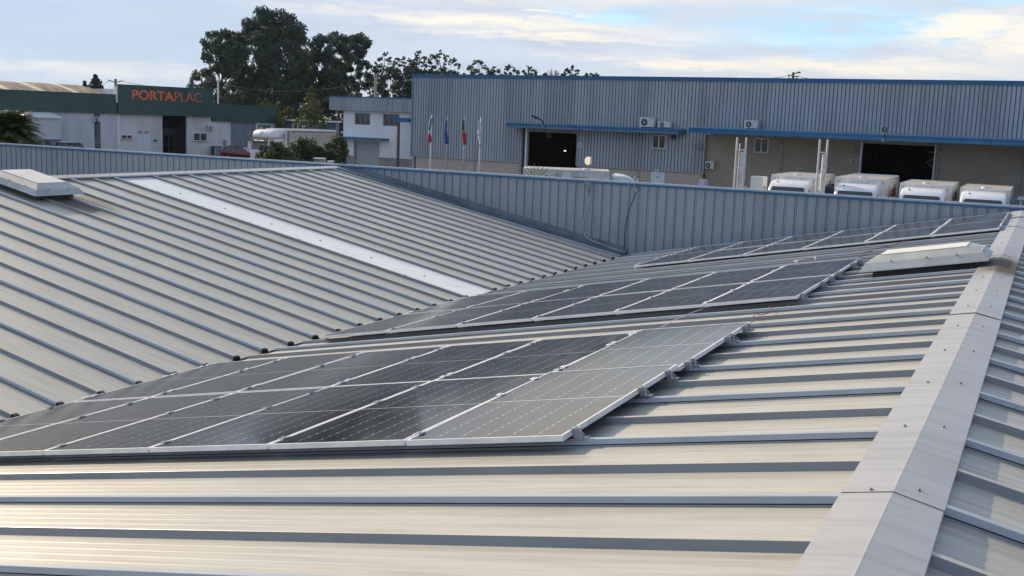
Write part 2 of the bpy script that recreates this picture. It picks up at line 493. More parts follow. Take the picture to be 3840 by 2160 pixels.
# ------------------------------------------------------------------ mesh builder
class MB:
    def __init__(s):
        s.v, s.f, s.m = [], [], []

    def add(s, vs, fs, mi=0):
        o = len(s.v)
        s.v += [tuple(v) for v in vs]
        s.f += [tuple(i + o for i in f) for f in fs]
        s.m += [mi] * len(fs)
        return s

    def box(s, x0, x1, y0, y1, z0, z1, mi=0, M=None):
        vs = [Vector((x, y, z)) for z in (z0, z1) for y in (y0, y1) for x in (x0, x1)]
        if M is not None:
            vs = [M @ v for v in vs]
        return s.add(vs, [(0, 2, 3, 1), (4, 5, 7, 6), (0, 1, 5, 4), (2, 6, 7, 3), (0, 4, 6, 2), (1, 3, 7, 5)], mi)

    def quad(s, a, b, c, d, mi=0):
        return s.add([a, b, c, d], [(0, 1, 2, 3)], mi)

    def frustum(s, r0, z0, r1, z1, mi=0):
        """r = (x0,x1,y0,y1) bottom and top rectangles"""
        vs = [(r0[0], r0[2], z0), (r0[1], r0[2], z0), (r0[1], r0[3], z0), (r0[0], r0[3], z0),
              (r1[0], r1[2], z1), (r1[1], r1[2], z1), (r1[1], r1[3], z1), (r1[0], r1[3], z1)]
        return s.add(vs, [(0, 1, 5, 4), (1, 2, 6, 5), (2, 3, 7, 6), (3, 0, 4, 7)], mi)

    def tube(s, pts, r, n=6, mi=0, caps=True):
        pts = [Vector(p) for p in pts]
        rs = r if isinstance(r, (list, tuple)) else [r] * len(pts)
        rings = []
        up = None
        for i, p in enumerate(pts):
            t = (pts[min(i + 1, len(pts) - 1)] - pts[max(i - 1, 0)])
            if t.length < 1e-9:
                t = Vector((0, 0, 1))
            t.normalize()
            if up is None:
                up = Vector((1, 0, 0)) if abs(t.x) < .8 else Vector((0, 1, 0))
            a = (up - t * up.dot(t))
            if a.length < 1e-6:
                a = t.orthogonal()
            a.normalize()
            up = a
            b = t.cross(a)
            rings.append([p + (a * math.cos(2 * math.pi * k / n) + b * math.sin(2 * math.pi * k / n)) * rs[i] for k in range(n)])
        vs = [v for ring in rings for v in ring]
        fs = []
        for i in range(len(pts) - 1):
            for k in range(n):
                fs.append((i * n + k, i * n + (k + 1) % n, (i + 1) * n + (k + 1) % n, (i + 1) * n + k))
        if caps:
            fs.append(tuple(range(n))[::-1])
            fs.append(tuple((len(pts) - 1) * n + k for k in range(n)))
        return s.add(vs, fs, mi)

    def cyl(s, c, axis, r, h, n=16, mi=0, r2=None):
        c = Vector(c)
        a = Vector(axis).normalized()
        return s.tube([c, c + a * h], [r, r if r2 is None else r2], n, mi)

    def poly(s, pts, d, mi=0):
        """closed polygon swept by vector d"""
        n = len(pts)
        d = Vector(d)
        vs = [Vector(p) for p in pts] + [Vector(p) + d for p in pts]
        fs = [tuple(range(n))[::-1], tuple(range(n, 2 * n))]
        fs += [(i, (i + 1) % n, n + (i + 1) % n, n + i) for i in range(n)]
        return s.add(vs, fs, mi)

    def loft(s, secs, mi=0, close=True, caps=True):
        n = len(secs[0])
        vs = [v for sec in secs for v in sec]
        fs = []
        for i in range(len(secs) - 1):
            for k in range(n if close else n - 1):
                fs.append((i * n + k, i * n + (k + 1) % n, (i + 1) * n + (k + 1) % n, (i + 1) * n + k))
        if caps:
            fs.append(tuple(range(n))[::-1])
            fs.append(tuple((len(secs) - 1) * n + k for k in range(n)))
        return s.add(vs, fs, mi)

    def build(s, name, mats, parent=None, smooth=False, fix=True):
        me = bpy.data.meshes.new(name)
        me.from_pydata(s.v, [], s.f)
        if isinstance(mats, str):
            mats = [mats]
        for mm in mats:
            me.materials.append(MATS[mm])
        me.polygons.foreach_set('material_index', s.m)
        if smooth:
            me.polygons.foreach_set('use_smooth', [True] * len(s.f))
        me.update()
        if fix and len(s.f) < 60000:
            import bmesh
            b = bmesh.new()
            b.from_mesh(me)
            bmesh.ops.recalc_face_normals(b, faces=b.faces)
            b.to_mesh(me)
            b.free()
        o = bpy.data.objects.new(name, me)
        COL.objects.link(o)
        if parent is not None:
            o.parent = parent
        return o


def thing(name, label, cat, loc=(0, 0, 0), rz=0.0, group=None, M=None):
    o = bpy.data.objects.new(name, None)
    COL.objects.link(o)
    o.empty_display_size = .3
    if M is not None:
        o.matrix_world = M
    else:
        o.location = loc
        o.rotation_euler = (0, 0, rz)
    o['label'] = label
    o['category'] = cat
    if group:
        o['group'] = group
    return o


def tag(o, label, cat, group=None):
    o['label'] = label
    o['category'] = cat
    if group:
        o['group'] = group
    return o


def copy_tree(o, parent=None):
    c = o.copy()
    COL.objects.link(c)
    c.parent = parent
    for ch in [x for x in COL.objects if x.parent == o]:
        copy_tree(ch, c)
    return c


def text(s, size, name, mt, parent, M, bold=0.0, depth=0.01, spacing=1.0, width=None, height=None):
    cu = bpy.data.curves.new(name, 'FONT')
    cu.body = s
    cu.size = size
    cu.offset = bold
    cu.extrude = depth
    cu.space_character = spacing
    tmp = bpy.data.objects.new('tmp_text', cu)
    COL.objects.link(tmp)
    bpy.context.view_layer.update()
    me = bpy.data.meshes.new_from_object(tmp.evaluated_get(bpy.context.evaluated_depsgraph_get()))
    bpy.data.objects.remove(tmp)
    xs = [v.co.x for v in me.vertices]
    ys = [v.co.y for v in me.vertices]
    sx = (width / (max(xs) - min(xs))) if width else 1
    sy = (height / (max(ys) - min(ys))) if height else sx
    x0, y0 = min(xs), min(ys)
    for v in me.vertices:
        v.co = M @ Vector(((v.co.x - x0) * sx, (v.co.y - y0) * sy, v.co.z))
    me.materials.clear()
    me.materials.append(MATS[mt])
    o = bpy.data.objects.new(name, me)
    COL.objects.link(o)
    o.parent = parent
    return o


# ------------------------------------------------------------------ setting: ground
G = -4.9
mb = MB()
mb.quad((-9800, -900, G), (3000, -900, G), (3000, 9800, G), (-9800, 9800, G))
g = mb.build('ground', 'earth', fix=False)
g['kind'] = 'structure'
mb = MB()
mb.quad((-130, 26, G + .01), (40, 26, G + .01), (40, 150, G + .01), (-130, 150, G + .01))
g = mb.build('road', 'asphalt', fix=False)
g['kind'] = 'structure'
# far hills at the left horizon
mb = MB()
n = 120
P0 = [(-70 + i * (38 / n)) for i in range(n + 1)]
for row, (D, k) in enumerate(((3900, 0.0), (4600, 1.0), (5600, 1.0), (6600, 0.0))):
    for i, a in enumerate(P0):
        hh = 84 + 6 * math.sin(i * .9) + 16 * noise.noise(Vector((i * .55, row * 3.1, 0)))
        hh *= max(0.02, min(1.0, (-48.0 - a) / 1.3)) if a > -49.3 else 1
        mb.v.append((math.sin(R(a)) * D, math.cos(R(a)) * D, G - 3 + (hh if k else 0) * (1.0 if row == 1 else .55)))
for r_ in range(3):
    for i in range(n):
        a = r_ * (n + 1) + i
        mb.f.append((a, a + 1, a + n + 2, a + n + 1))
        mb.m.append(0)
hl = mb.build('hills', 'hillgreen', smooth=True)
hl['kind'] = 'structure'

# ------------------------------------------------------------------ own warehouse roof
x1, z1, xv, zv, x2, z2 = -0.4404, -1.4257, -8.9537, -3.0649, -17.3252, -1.4397
PY = 24.683
slA = math.atan2(z1 - zv, x1 - xv)
slB = math.atan2(z2 - zv, xv - x2)
LA = math.hypot(z1 - zv, x1 - xv)
LB = math.hypot(z2 - zv, xv - x2)


def slope_matrix(x, z, dx, dz):
    """local X points up the slope direction (dx,dz), Y along the ridge, Z out of the roof"""
    u = Vector((dx, 0, dz)).normalized()
    yv = Vector((0, 1, 0))
    nv = u.cross(yv)
    if nv.z < 0:
        yv = -yv
        nv = -nv
    return Matrix(((u.x, yv.x, nv.x, x), (u.y, yv.y, nv.y, 0), (u.z, yv.z, nv.z, z), (0, 0, 0, 1)))


# slope A: origin at ridge; local x negative going down to the valley
MA = slope_matrix(x1, z1, x1 - xv, z1 - zv)
# slope C (right of the ridge)
MCs = slope_matrix(x1, z1, -math.cos(slA), math.sin(slA))
# slope B: origin at the valley, local x positive going up
MBs = slope_matrix(xv, zv, x2 - xv, z2 - zv)
SB = 1 if MBs[1][1] > 0 else -1
SCn = 1 if MCs[1][1] > 0 else -1
xr2 = x2 - .2 * math.cos(slB)
zr2 = z2 + .2 * math.sin(slB)
MD = slope_matrix(xr2, zr2, math.cos(slB), math.sin(slB))

HR = 0.042


def rib_profile(y0, y1, phase, pitch, parity=0, skip=(), i_sign=1):
    """cross section (y,h): h=0 at rib tops, -HR on the pans; alternate ribs are plain and lapped"""
    pts = [(y0, -HR)]
    k = math.ceil((y0 - phase + .06) / pitch)
    ks = []
    while phase + k * pitch < y1 - .06:
        ks.append(k)
        k += 1
    prev = y0
    for k in ks:
        yc = phase + k * pitch
        # micro ribs on the pan between prev and yc
        a, b = prev, yc - .045
        if b - a > .3:
            nm = 5
            for j in range(nm):
                c = a + (b - a) * (j + .8) / (nm + .6)
                pts += [(c - .016, -HR), (c - .009, -HR + .0013), (c + .009, -HR + .0013), (c + .016, -HR)]
        if k in skip:
            prev = yc - .01
            continue
        if (k + parity) % 2 == 0:
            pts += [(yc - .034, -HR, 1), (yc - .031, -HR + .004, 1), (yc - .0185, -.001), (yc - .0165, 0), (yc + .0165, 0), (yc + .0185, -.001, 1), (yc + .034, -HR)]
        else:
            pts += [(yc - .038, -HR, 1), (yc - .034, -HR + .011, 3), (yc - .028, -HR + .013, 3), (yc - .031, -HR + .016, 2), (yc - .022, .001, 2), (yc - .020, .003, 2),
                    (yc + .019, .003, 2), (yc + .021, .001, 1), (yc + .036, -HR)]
        prev = yc + .045
    pts.append((y1, -HR))
    return pts


def ribbed(name, M, s0, s1, prof, ysign, mt, parent):
    mb = MB()
    n = len(prof)
    for s_ in (s0, s1):
        for q in prof:
            mb.v.append((s_, q[0] * ysign, q[1]))
    for i in range(n - 1):
        mb.f.append((i, i + 1, n + i + 1, n + i))
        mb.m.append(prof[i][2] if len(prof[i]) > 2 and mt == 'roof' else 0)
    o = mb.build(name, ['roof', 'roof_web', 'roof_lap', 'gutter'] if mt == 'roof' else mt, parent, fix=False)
    # all faces must look outwards (+Z local)
    me = o.data
    if sum(p.normal.z * p.area for p in me.polygons) < 0:
        me.flip_normals()
    o.matrix_world = M
    return o


ware = thing('warehouse', 'low warehouse under pale ribbed metal roofs with blue grey parapet at its end', 'warehouse', (-9, 10, G))
ware_inv = Matrix.Translation((9, -10, -G))


def own(o, M=None):
    """parent to the warehouse keeping world placement"""
    o.parent = ware
    o.matrix_parent_inverse = ware_inv
    return o


PA_, YA = .556, 3.885
PB_, YB = .547, 7.215
profA = rib_profile(-3.0, PY - .03, YA, PA_, 0)
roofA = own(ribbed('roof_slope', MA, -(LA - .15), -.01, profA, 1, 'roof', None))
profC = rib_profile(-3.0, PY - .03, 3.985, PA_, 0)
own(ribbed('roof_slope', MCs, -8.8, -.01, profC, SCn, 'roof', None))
# slope B, split by the flat rooflight sheet (ribs 17..19)
SKY0, SKY1 = YB + 17 * PB_, YB + 19 * PB_
pb1 = rib_profile(-3.0, SKY0 - .036, YB, PB_, 0)
pb1 += [(SKY0 - .034, -HR, 1), (SKY0 - .022, .001, 2), (SKY0 - .020, .003, 2), (SKY0 + .019, .003, 2), (SKY0 + .021, .001), (SKY0 + .036, -HR - .004)]
pb2 = [(SKY1 - .036, -HR - .004, 1), (SKY1 - .022, .001, 2), (SKY1 - .020, .003, 2), (SKY1 + .019, .003, 2), (SKY1 + .021, .001), (SKY1 + .036, -HR)]
pb2 += [q for q in rib_profile(SKY1 + .037, PY - .03, YB, PB_, 0)]
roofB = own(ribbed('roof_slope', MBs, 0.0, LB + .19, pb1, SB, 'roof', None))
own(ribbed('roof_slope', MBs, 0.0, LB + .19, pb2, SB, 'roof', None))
ps = [(SKY0 + .037, -HR + .002)]
for j in range(7):
    c = SKY0 + .037 + (SKY1 - SKY0 - .074) * (j + .75) / 7.5
    ps += [(c - .016, -HR + .002), (c - .009, -HR + .0035), (c + .009, -HR + .0035), (c + .016, -HR + .002)]
ps += [(SKY1 - .037, -HR + .002)]
rl = own(ribbed('rooflight_sheet', MBs, 0.01, LB + .12, ps, SB, 'skylight', None))
rl['label'] = 'white translucent rooflight strip running down the left slope'
profD = rib_profile(-3.0, PY - .03, YB, PB_, 0)
own(ribbed('roof_slope', MD, -8.7, -.01, profD, 1 if MD[1][1] > 0 else -1, 'roof', None))


def slope_obj(mb, name, mt, M, parent=None, **k):
    o = mb.build(name, mt, None, **k)
    o.matrix_world = M
    own(o)
    return o


# rooflight washers
mb = MB()
for s_ in (1.2, 2.4, 3.6, 4.8, 6.0, 7.2):
    for c_, r_ in (((s_, SB * (SKY0 + .5 * (SKY1 - SKY0)), -HR), .02), ((s_ + .1, SB * (SKY0 + .01), .002), .012), ((s_ + .1, SB * (SKY1 - .01), .002), .012)):
        mb = MB()
        mb.cyl(c_, (0, 0, 1), r_, .012, 8)
        slope_obj(mb, 'fixing_screw', 'steel_screw', MBs)

# gutter in the valley
mb = MB()
gx0, gx1 = xv - .10, xv + .19
mb.box(gx0, gx1, -3, PY - .03, zv - .26, zv - .25)
mb.box(gx0 - .01, gx0, -3, PY - .03, zv - .25, zv - .07)
mb.box(gx1, gx1 + .01, -3, PY - .03, zv - .25, zv - .045)
own(mb.build('valley_gutter', 'gutter'))
# foam closures at the rib ends of slope B
for k in range(-6, 31):
    yc = YB + k * PB_
    if k == 18:
        continue
    mb = MB()
    mb.poly([(-.03, SB * (yc - .045), -HR - .02), (-.03, SB * (yc + .045), -HR - .02), (-.03, SB * (yc + .03), .012), (-.03, SB * (yc - .03), .012)], (.05, 0, 0))
    mb.box(-.035, .0, SB * (yc + .04), SB * (yc + .20), -HR - .028, -HR - .004)
    if k >= -1:
        slope_obj(mb, 'rib_end_closure', 'foam', MBs)
# dark sheet edge of slope B over the gutter
mb = MB()
mb.box(-.012, 0.0, SB * -3.0, SB * (PY - .03), -HR - .03, -HR - .001)
slope_obj(mb, 'drip_edge', 'foam', MBs)

# ridge caps, lapped lengths
WC = .2022
cuts = [-3.0, -.70, 4.45, 9.60, 14.75, 19.9, PY - .02]
for i in range(len(cuts) - 1):
    y0, y1 = cuts[i], cuts[i + 1]
    lift = .005 + .003 * (i % 2)
    mb = MB()
    ca, sa = math.cos(slA), math.sin(slA)
    sec = []
    wl, wr = WC + .002 * (i % 2), WC - .002 * (i % 2)
    prof = [(-wl * ca - .002, -wl * sa - .014), (-wl * ca, -wl * sa), (-wl * .5 * ca, -wl * .5 * sa), (-.006, -.0015), (0, 0), (.006, -.0015),
            (wr * .5 * ca, -wr * .5 * sa), (wr * ca, -wr * sa), (wr * ca + .002, -wr * sa - .014)]
    ny = 8
    for j in range(ny + 1):
        yy = y0 + (y1 + .03 - y0) * j / ny
        for px_, pz_ in prof:
            wob = .0018 * noise.noise(Vector((px_ * 5, yy * 1.3, i)))
            mb.v.append((x1 + px_, yy, z1 + pz_ + lift + wob))
    n = len(prof)
    for j in range(ny):
        for k in range(n - 1):
            mb.f.append((j * n + k, j * n + k + 1, (j + 1) * n + k + 1, (j + 1) * n + k))
            mb.m.append(0)
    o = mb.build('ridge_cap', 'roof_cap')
    own(o)
    # screws of this length, each with its washer
    k0 = math.ceil((y0 - 4.50) / 1.112)
    for k in range(k0, k0 + 8):
        ys = 4.50 + 1.112 * k
        if not (y0 <= ys < y1) or ys < 0:
            continue
        for sgn, off in ((-1, 0), (1, .10)):
            c = Vector((x1 + sgn * .088 * ca, ys + off + .01 * noise.noise(Vector((ys, sgn, 0))), z1 - .088 * sa + lift + .001))
            nv = Vector((sgn * sa, 0, ca))
            m2 = MB()
            m2.cyl(c, nv, .0095, .0025, 10)
            m2.cyl(c + nv * .0025, nv, .0055, .007, 6)
            so = m2.build('cap_screw', 'steel_screw')
            so.parent = o
# shadow line at each cap lap, drawn as a thin dark tube
for i, yy in enumerate(cuts[1:-1]):
    mb = MB()
    pts = [(x1 - WC * math.cos(slA), yy, z1 - WC * math.sin(slA) + .0095), (x1, yy + .01, z1 + .0095), (x1 + WC * math.cos(slA), yy - .005, z1 - WC * math.sin(slA) + .0095)]
    mb.tube(pts, .0016, 4)
    own(mb.build('cap_lap_shadow', 'gutter'))
# closures below the cap edges between the ribs
mb = MB()
for sgn in (-1, 1):
    xx = x1 + sgn * (WC - .012) * math.cos(slA)
    zz = z1 - (WC - .012) * math.sin(slA)
    mb.box(min(xx, xx + sgn * .004), max(xx, xx + sgn * .004), -3, PY - .03, zz - .055, zz + .003)
own(mb.build('cap_closure', 'flashing'))
# second ridge cap
cb, sb = math.cos(slB), math.sin(slB)
mb = MB()
wl = .215
prof = [(-wl * cb, -wl * sb - .03), (-wl * cb - .001, -wl * sb), (0, 0), (wl * cb + .001, -wl * sb), (wl * cb, -wl * sb - .03)]
for yy in (-3.0, PY - .02):
    for px_, pz_ in prof:
        mb.v.append((xr2 + px_, yy, zr2 + pz_ + .012))
for k in range(4):
    mb.f.append((k, k + 1, 6 + k, 5 + k))
    mb.m.append(0)
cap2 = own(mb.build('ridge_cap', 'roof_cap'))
mb = MB()
mb.box(xr2 + (wl - .02) * cb, xr2 + (wl - .016) * cb, -3, PY - .03, zr2 - wl * sb - .05, zr2 - wl * sb + .01)
own(mb.build('cap_closure', 'flashing'))
for k in range(-1, 20):
    ys = YB + (2 * k + 1) * PB_
    if 6 < ys < PY:
        m2 = MB()
        c = Vector((xr2 + .10 * cb, ys, zr2 - .10 * sb + .013))
        m2.cyl(c, (sb, 0, cb), .013, .009, 6)
        so = m2.build('cap_screw', 'steel_screw')
        so.parent = cap2
# walls below the roof edges
mb = MB()
mb.box(-26.2, 8.3, 24.6, 24.65, G, zv - .3)
mb.box(8.25, 8.35, -3, PY, G, -3.0)
own(mb.build('outer_wall', 'clad'))

# parapet of vertical trapezoid sheet
PZ = -1.336


def groove_sheet(mb, u0, u1, z0, z1, y, pitch, phase, gw, gd, d=(1, 0), mi_g=1, bev=.014):
    """sheet standing at y, grooves go gd deeper (+y); mi 0 pans, mi_g groove"""
    pts = [(u0, y, 0)]
    fl = 2 if mi_g == 2 else mi_g
    wl_ = 1 if mi_g == 2 else mi_g
    k = math.ceil((u0 + gw - phase) / pitch)
    seg = []
    while phase + k * pitch < u1 - gw:
        c = phase + k * pitch
        pts += [(c - gw / 2, y, 0), (c - gw / 2 + bev, y + gd, wl_), (c + gw / 2 - bev, y + gd, fl), (c + gw / 2, y, wl_)]
        k += 1
    pts.append((u1, y, 0))
    o = len(mb.v)
    for z in (z0, z1):
        for u, yy, _ in pts:
            mb.v.append((u, yy, z))
    n = len(pts)
    for i in range(n - 1):
        mb.f.append((o + i, o + i + 1, o + n + i + 1, o + n + i))
        mb.m.append(pts[i + 1][2])


mb = MB()
groove_sheet(mb, -37.0, 9.5, -3.6, PZ - .05, PY, .2325, -6.68, .056, .014, mi_g=2, bev=.012)
par = own(mb.build('parapet_sheet', ['parapet', 'parapet_groove', 'parapet'], fix=False))
mb = MB()
mb.box(-37.0, 9.5, PY + .034, PY + .12, -4.0, PZ - .06)
own(mb.build('parapet_back', 'parapet'))
mb = MB()
mb.poly([(-37.0, PY - .035, PZ - .062), (-37.0, PY + .15, PZ - .062), (-37.0, PY + .15, PZ - .002), (-37.0, PY - .03, PZ)], (46.5, 0, 0))
mat('coping', (0.36, 0.43, 0.51), .35, var=.06)  # pale tone puts the highlight along the blue coping's top into the colour
own(mb.build('parapet_coping', 'coping'))
mb = MB()
mb.box(-37.0, 9.5, PY - .039, PY - .0352, PZ - .084, PZ - .040)
own(mb.build('coping_lip', 'blue_trim'))
# flashing at the foot of the parapet, over each slope
for (M_, a, b, sy) in ((MBs, 0.05, LB + .1, SB),):
    mb = MB()
    mb.poly([(a, sy * (PY - .30), .006), (a, sy * (PY - .03), .016), (a, sy * (PY - .012), .13), (a, sy * (PY - .003), .13), (a, sy * (PY - .003), -.03), (a, sy * (PY - .30), -.03)] if sy > 0 else
            [(a, sy * (PY - .30), .006), (a, sy * (PY - .30), -.03), (a, sy * (PY - .003), -.03), (a, sy * (PY - .003), .13), (a, sy * (PY - .012), .13), (a, sy * (PY - .03), .016)], (b - a, 0, 0))
    slope_obj(mb, 'foot_flashing', 'flashing', M_)

bpy.context.view_layer.update()


# ------------------------------------------------------------------ roof vents
def roof_vent(M, sgn_y, label):
    """local frame: x along the slope (centre 0), y along ridge, z out of roof"""
    t = thing('roof_vent', label, 'roof vent', M=M, group='metal hooded roof vents')
    mb = MB()
    mb.frustum((-.60, .60, -.43, .43), -.045, (-.56, .56, -.39, .39), .10)
    mb.box(-.56, .56, -.39, .39, .095, .10)
    mb.build('curb', 'curb', t)
    mb = MB()
    mb.frustum((-.715, .715, -.545, .545), .068, (-.71, .71, -.54, .54), .080)
    mb.frustum((-.71, .71, -.54, .54), .080, (-.65, .65, -.475, .475), .165)
    mb.frustum((-.65, .65, -.475, .475), .165, (-.48, .48, -.32, .32), .238)
    mb.quad((-.715, -.545, .069), (-.715, .545, .069), (.715, .545, .069), (.715, -.545, .069))
    mb.build('hood', 'hood', t)
    mb = MB()
    mb.box(-.482, .482, -.322, .322, .2385, .245)
    mb.build('top_plate', 'hood_top', t)
    for c_, a_ in [((x, y * .472, .169), (0, y * .5, .8)) for x in (-.35, .05, .38) for y in (-1, 1)] + [((x * .647, y, .169), (x * .5, 0, .8)) for y in (-.22, .22) for x in (-1, 1)]:
        mb = MB()
        mb.cyl(c_, a_, .012, .012, 6)
        mb.build('hood_screw', 'steel_screw', t)
    return t


roof_vent(MA @ Matrix.Translation((-.80, 13.98, 0)), 1, 'hooded metal roof vent beside the ridge cap between the solar arrays')
roof_vent(MBs @ Matrix.Translation((7.90, SB * 14.0, 0)), 1, 'hooded metal roof vent with white lid above the streaky slope without panels')

# ------------------------------------------------------------------ solar panels
PW, PL_, FH = 1.035, 2.085, .033


def panel_proto():
    t = thing('solar_panel', 'x', 'solar panel', group='dark solar panels in aluminium frames laid in three arrays')
    mb = MB()
    fw = .013
    z0, z1_ = 0.0, FH
    mb.box(0, PW, 0, fw, z0, z1_)
    mb.box(0, PW, PL_ - fw, PL_, z0, z1_)
    mb.box(0, fw, fw, PL_ - fw, z0, z1_)
    mb.box(PW - fw, PW, fw, PL_ - fw, z0, z1_)
    mb.build('frame', 'alu', t)
    mb = MB()
    mb.box(fw, PW - fw, fw, PL_ - fw, FH - .008, FH - .0025)
    mb.build('glass', 'pv_glass', t)
    mb = MB()
    mb.box(PW / 2 - .09, PW / 2 + .09, 1.0, 1.08, FH - .03, FH - .009)
    mb.build('junction_box', 'black', t)
    return t


def clamp_mesh(end):
    mb = MB()
    if end:
        mb.box(.0, .036, -.022, .022, -.022, FH + .004)
        mb.box(-.014, .040, -.024, .024, FH + .0015, FH + .006)
        mb.cyl((.016, 0, FH + .006), (0, 0, 1), .008, .006, 6)
        # hook foot and its bolt ring
        mb.box(-.02, .075, -.03, .03, -.026, -.020)
        mb.tube([(.052 + .016 * math.cos(a * math.pi / 5), -.026, -.002 + .016 * math.sin(a * math.pi / 5)) for a in range(11)], .005, 5)
    else:
        mb.box(-.028, .028, -.030, .030, FH + .001, FH + .005)
        mb.cyl((0, 0, FH + .005), (0, 0, 1), .009, .007, 6)
        mb.box(-.008, .008, -.028, .028, -.02, FH + .001)
        mb.box(-.03, .03, -.03, .03, -.022, -.016)
    o = mb.build('clamp', 'clamp' if end else 'alu')
    return o


proto = panel_proto()
bpy.context.view_layer.update()
cl_end, cl_mid = clamp_mesh(True), clamp_mesh(False)
HB = .026
blocks = [('front array', 1.865, 5.39, 6), ('middle array', 1.845, 11.53, 6), ('far array', .205, 19.12, 6)]
ords = ['first', 'second', 'third', 'fourth', 'fifth', 'sixth']
first = True
for bi, (bn, s0, yb, nc) in enumerate(blocks):
    for r_ in range(2):
        for c in range(nc):
            t = proto if first else copy_tree(proto)
            first = False
            sx = s0 + c * 1.05 + 1.04
            y0 = yb + r_ * 2.105
            tx, ty = random.uniform(-.18, .18), random.uniform(-.18, .18)
            if bi == 0 and c == 0:
                tx += .52
            t.matrix_world = MA @ Matrix.Translation((-sx, y0, HB)) @ Matrix.Rotation(R(tx), 4, 'X') @ Matrix.Rotation(R(ty), 4, 'Y')
            t['label'] = '%s solar panel from the ridge in the %s row of the %s' % (ords[c], ('lower', 'upper')[r_], bn)
            ks = [k for k in range(-10, 60) if y0 + .05 < YA + k * PA_ < y0 + PL_ - .05]
            use = [ks[0], ks[2], ks[3]] if len(ks) >= 4 else ks
            if r_ == 1 and len(ks) >= 3:
                use = [ks[0], ks[-2], ks[-1]] if len(ks) == 4 else ks
            for k in use:
                yy = YA + k * PA_ - y0
                if c == 0:
                    o = cl_end.copy()
                    COL.objects.link(o)
                    o.parent = t
                    o.location = (PW + .002, yy, 0)
                o = cl_mid.copy()
                COL.objects.link(o)
                o.parent = t
                o.location = (-.0075, yy, 0)
bpy.data.objects.remove(cl_end)
bpy.data.objects.remove(cl_mid)


# cables lying on the roof (s, Y, h) on slope A
def cable(name, pts, r, mt, label, cat='cable', grp=None, M=MA, n=6):
    P = [M @ Vector((-s, y, h)) for s, y, h in pts]
    # Catmull-Rom
    Q = []
    for i in range(len(P) - 1):
        p0, p1, p2, p3 = P[max(i - 1, 0)], P[i], P[i + 1], P[min(i + 2, len(P) - 1)]
        for j in range(6):
            t_ = j / 6
            Q.append(.5 * ((2 * p1) + (-p0 + p2) * t_ + (2 * p0 - 5 * p1 + 4 * p2 - p3) * t_ ** 2 + (-p0 + 3 * p1 - 3 * p2 + p3) * t_ ** 3))
    Q.append(P[-1])
    mb = MB()
    mb.tube(Q, r, n)
    return tag(mb.build(name, mt, smooth=True), label, cat, grp)


cable('red_cable', [(2.06, 9.62, -.02), (2.06, 10.1, -.01), (2.03, 10.25, -.02), (2.05, 10.42, .02), (2.07, 10.58, .02), (2.05, 10.75, -.015), (2.0, 10.95, -.01), (2.06, 11.12, .015), (2.03, 11.23, .012),
      (1.93, 11.30, -.02), (1.96, 11.6, 0)], .0045, 'red_cable', 'red cable wandering over the ribs between front and middle arrays', grp='red cables linking the arrays')
cable('red_cable', [(1.98, 15.6, 0), (2.0, 16.73, .01), (2.06, 17.4, .012), (2.0, 17.75, -.01), (1.9, 18.05, .012), (1.76, 18.55, .0), (1.66, 18.95, .014), (1.6, 19.2, .0)], .007, 'red_cable',
      'red cable looping up to the far array beside the right vent', grp='red cables linking the arrays')
cable('white_cable', [(2.92, 9.62, 0), (2.92, 10.15, .008), (2.95, 10.67, .01), (2.93, 11.1, .01), (2.89, 11.55, .01)], .0035, 'white_cable', 'thin white cable crossing the ribs below the middle array', grp='thin white cables')
cable('white_cable', [(3.0, 15.75, .01), (3.05, 16.1, .01), (2.9, 16.5, .03), (3.05, 17.0, .02), (2.8, 17.3, .02), (2.7, 16.8, .01)], .005, 'white_cable', 'curled white cable on the roof behind the middle array', grp='thin white cables')
cable('black_cable', [(.30, 22.25, 0), (.19, 22.1, .0), (.02, 22.0, .03), (-.1, 22.05, .01)], .009, 'black_cable', 'dark cable slung over the far end of the ridge cap')

# ------------------------------------------------------------------ things on the parapet
t = thing('panel_antenna', 'pale yellow flat antenna box on a thin steel pole above the parapet', 'antenna', (-10.08, PY - .10, -1.75))
mb = MB()
mb.tube([(-.02, 0, 0), (0, 0, .35), (.03, 0, .80)], .011, 6)
mb.build('pole', 'galv', t)
mb = MB()
pts = [(-.14, 0, -.05), (-.14, 0, .05), (-.05, 0, .10), (.09, 0, .105), (.09, 0, -.06), (-.01, 0, -.11)]
mb.poly(pts, (0, .045, 0))
o = mb.build('antenna_box', 'sensor', t)
o.location = (.0, -.03, .86)
o.rotation_euler = (0, 0, R(-34))
mb = MB()
mb.box(-.03, .03, .02, .06, -.10, .10)
mb.tube([(0, .05, .08), (.03, .07, 0), (.02, .05, -.08)], .008, 5)
o = mb.build('mount', 'clamp', t)
o.location = (.03, -.01, .86)
o.rotation_euler = (0, 0, R(-34))
for zz in (.15, .33):
    mb = MB()
    mb.box(-.06, .06, -.012, .012, -.012, .012)
    mb.tube([(0, -.01, 0), (.03, .10, .01)], .012, 6)
    mb.box(.01, .075, .06, .10, -.02, .02)
    o = mb.build('bracket', 'galv', t)
    o.location = (0, 0, zz)


def wall_cable(name, pts, r, mt, label):
    mb = MB()
    mb.tube([(x, y, z) for x, y, z in pts], r, 6)
    return tag(mb.build(name, mt, smooth=True), label, 'cable')


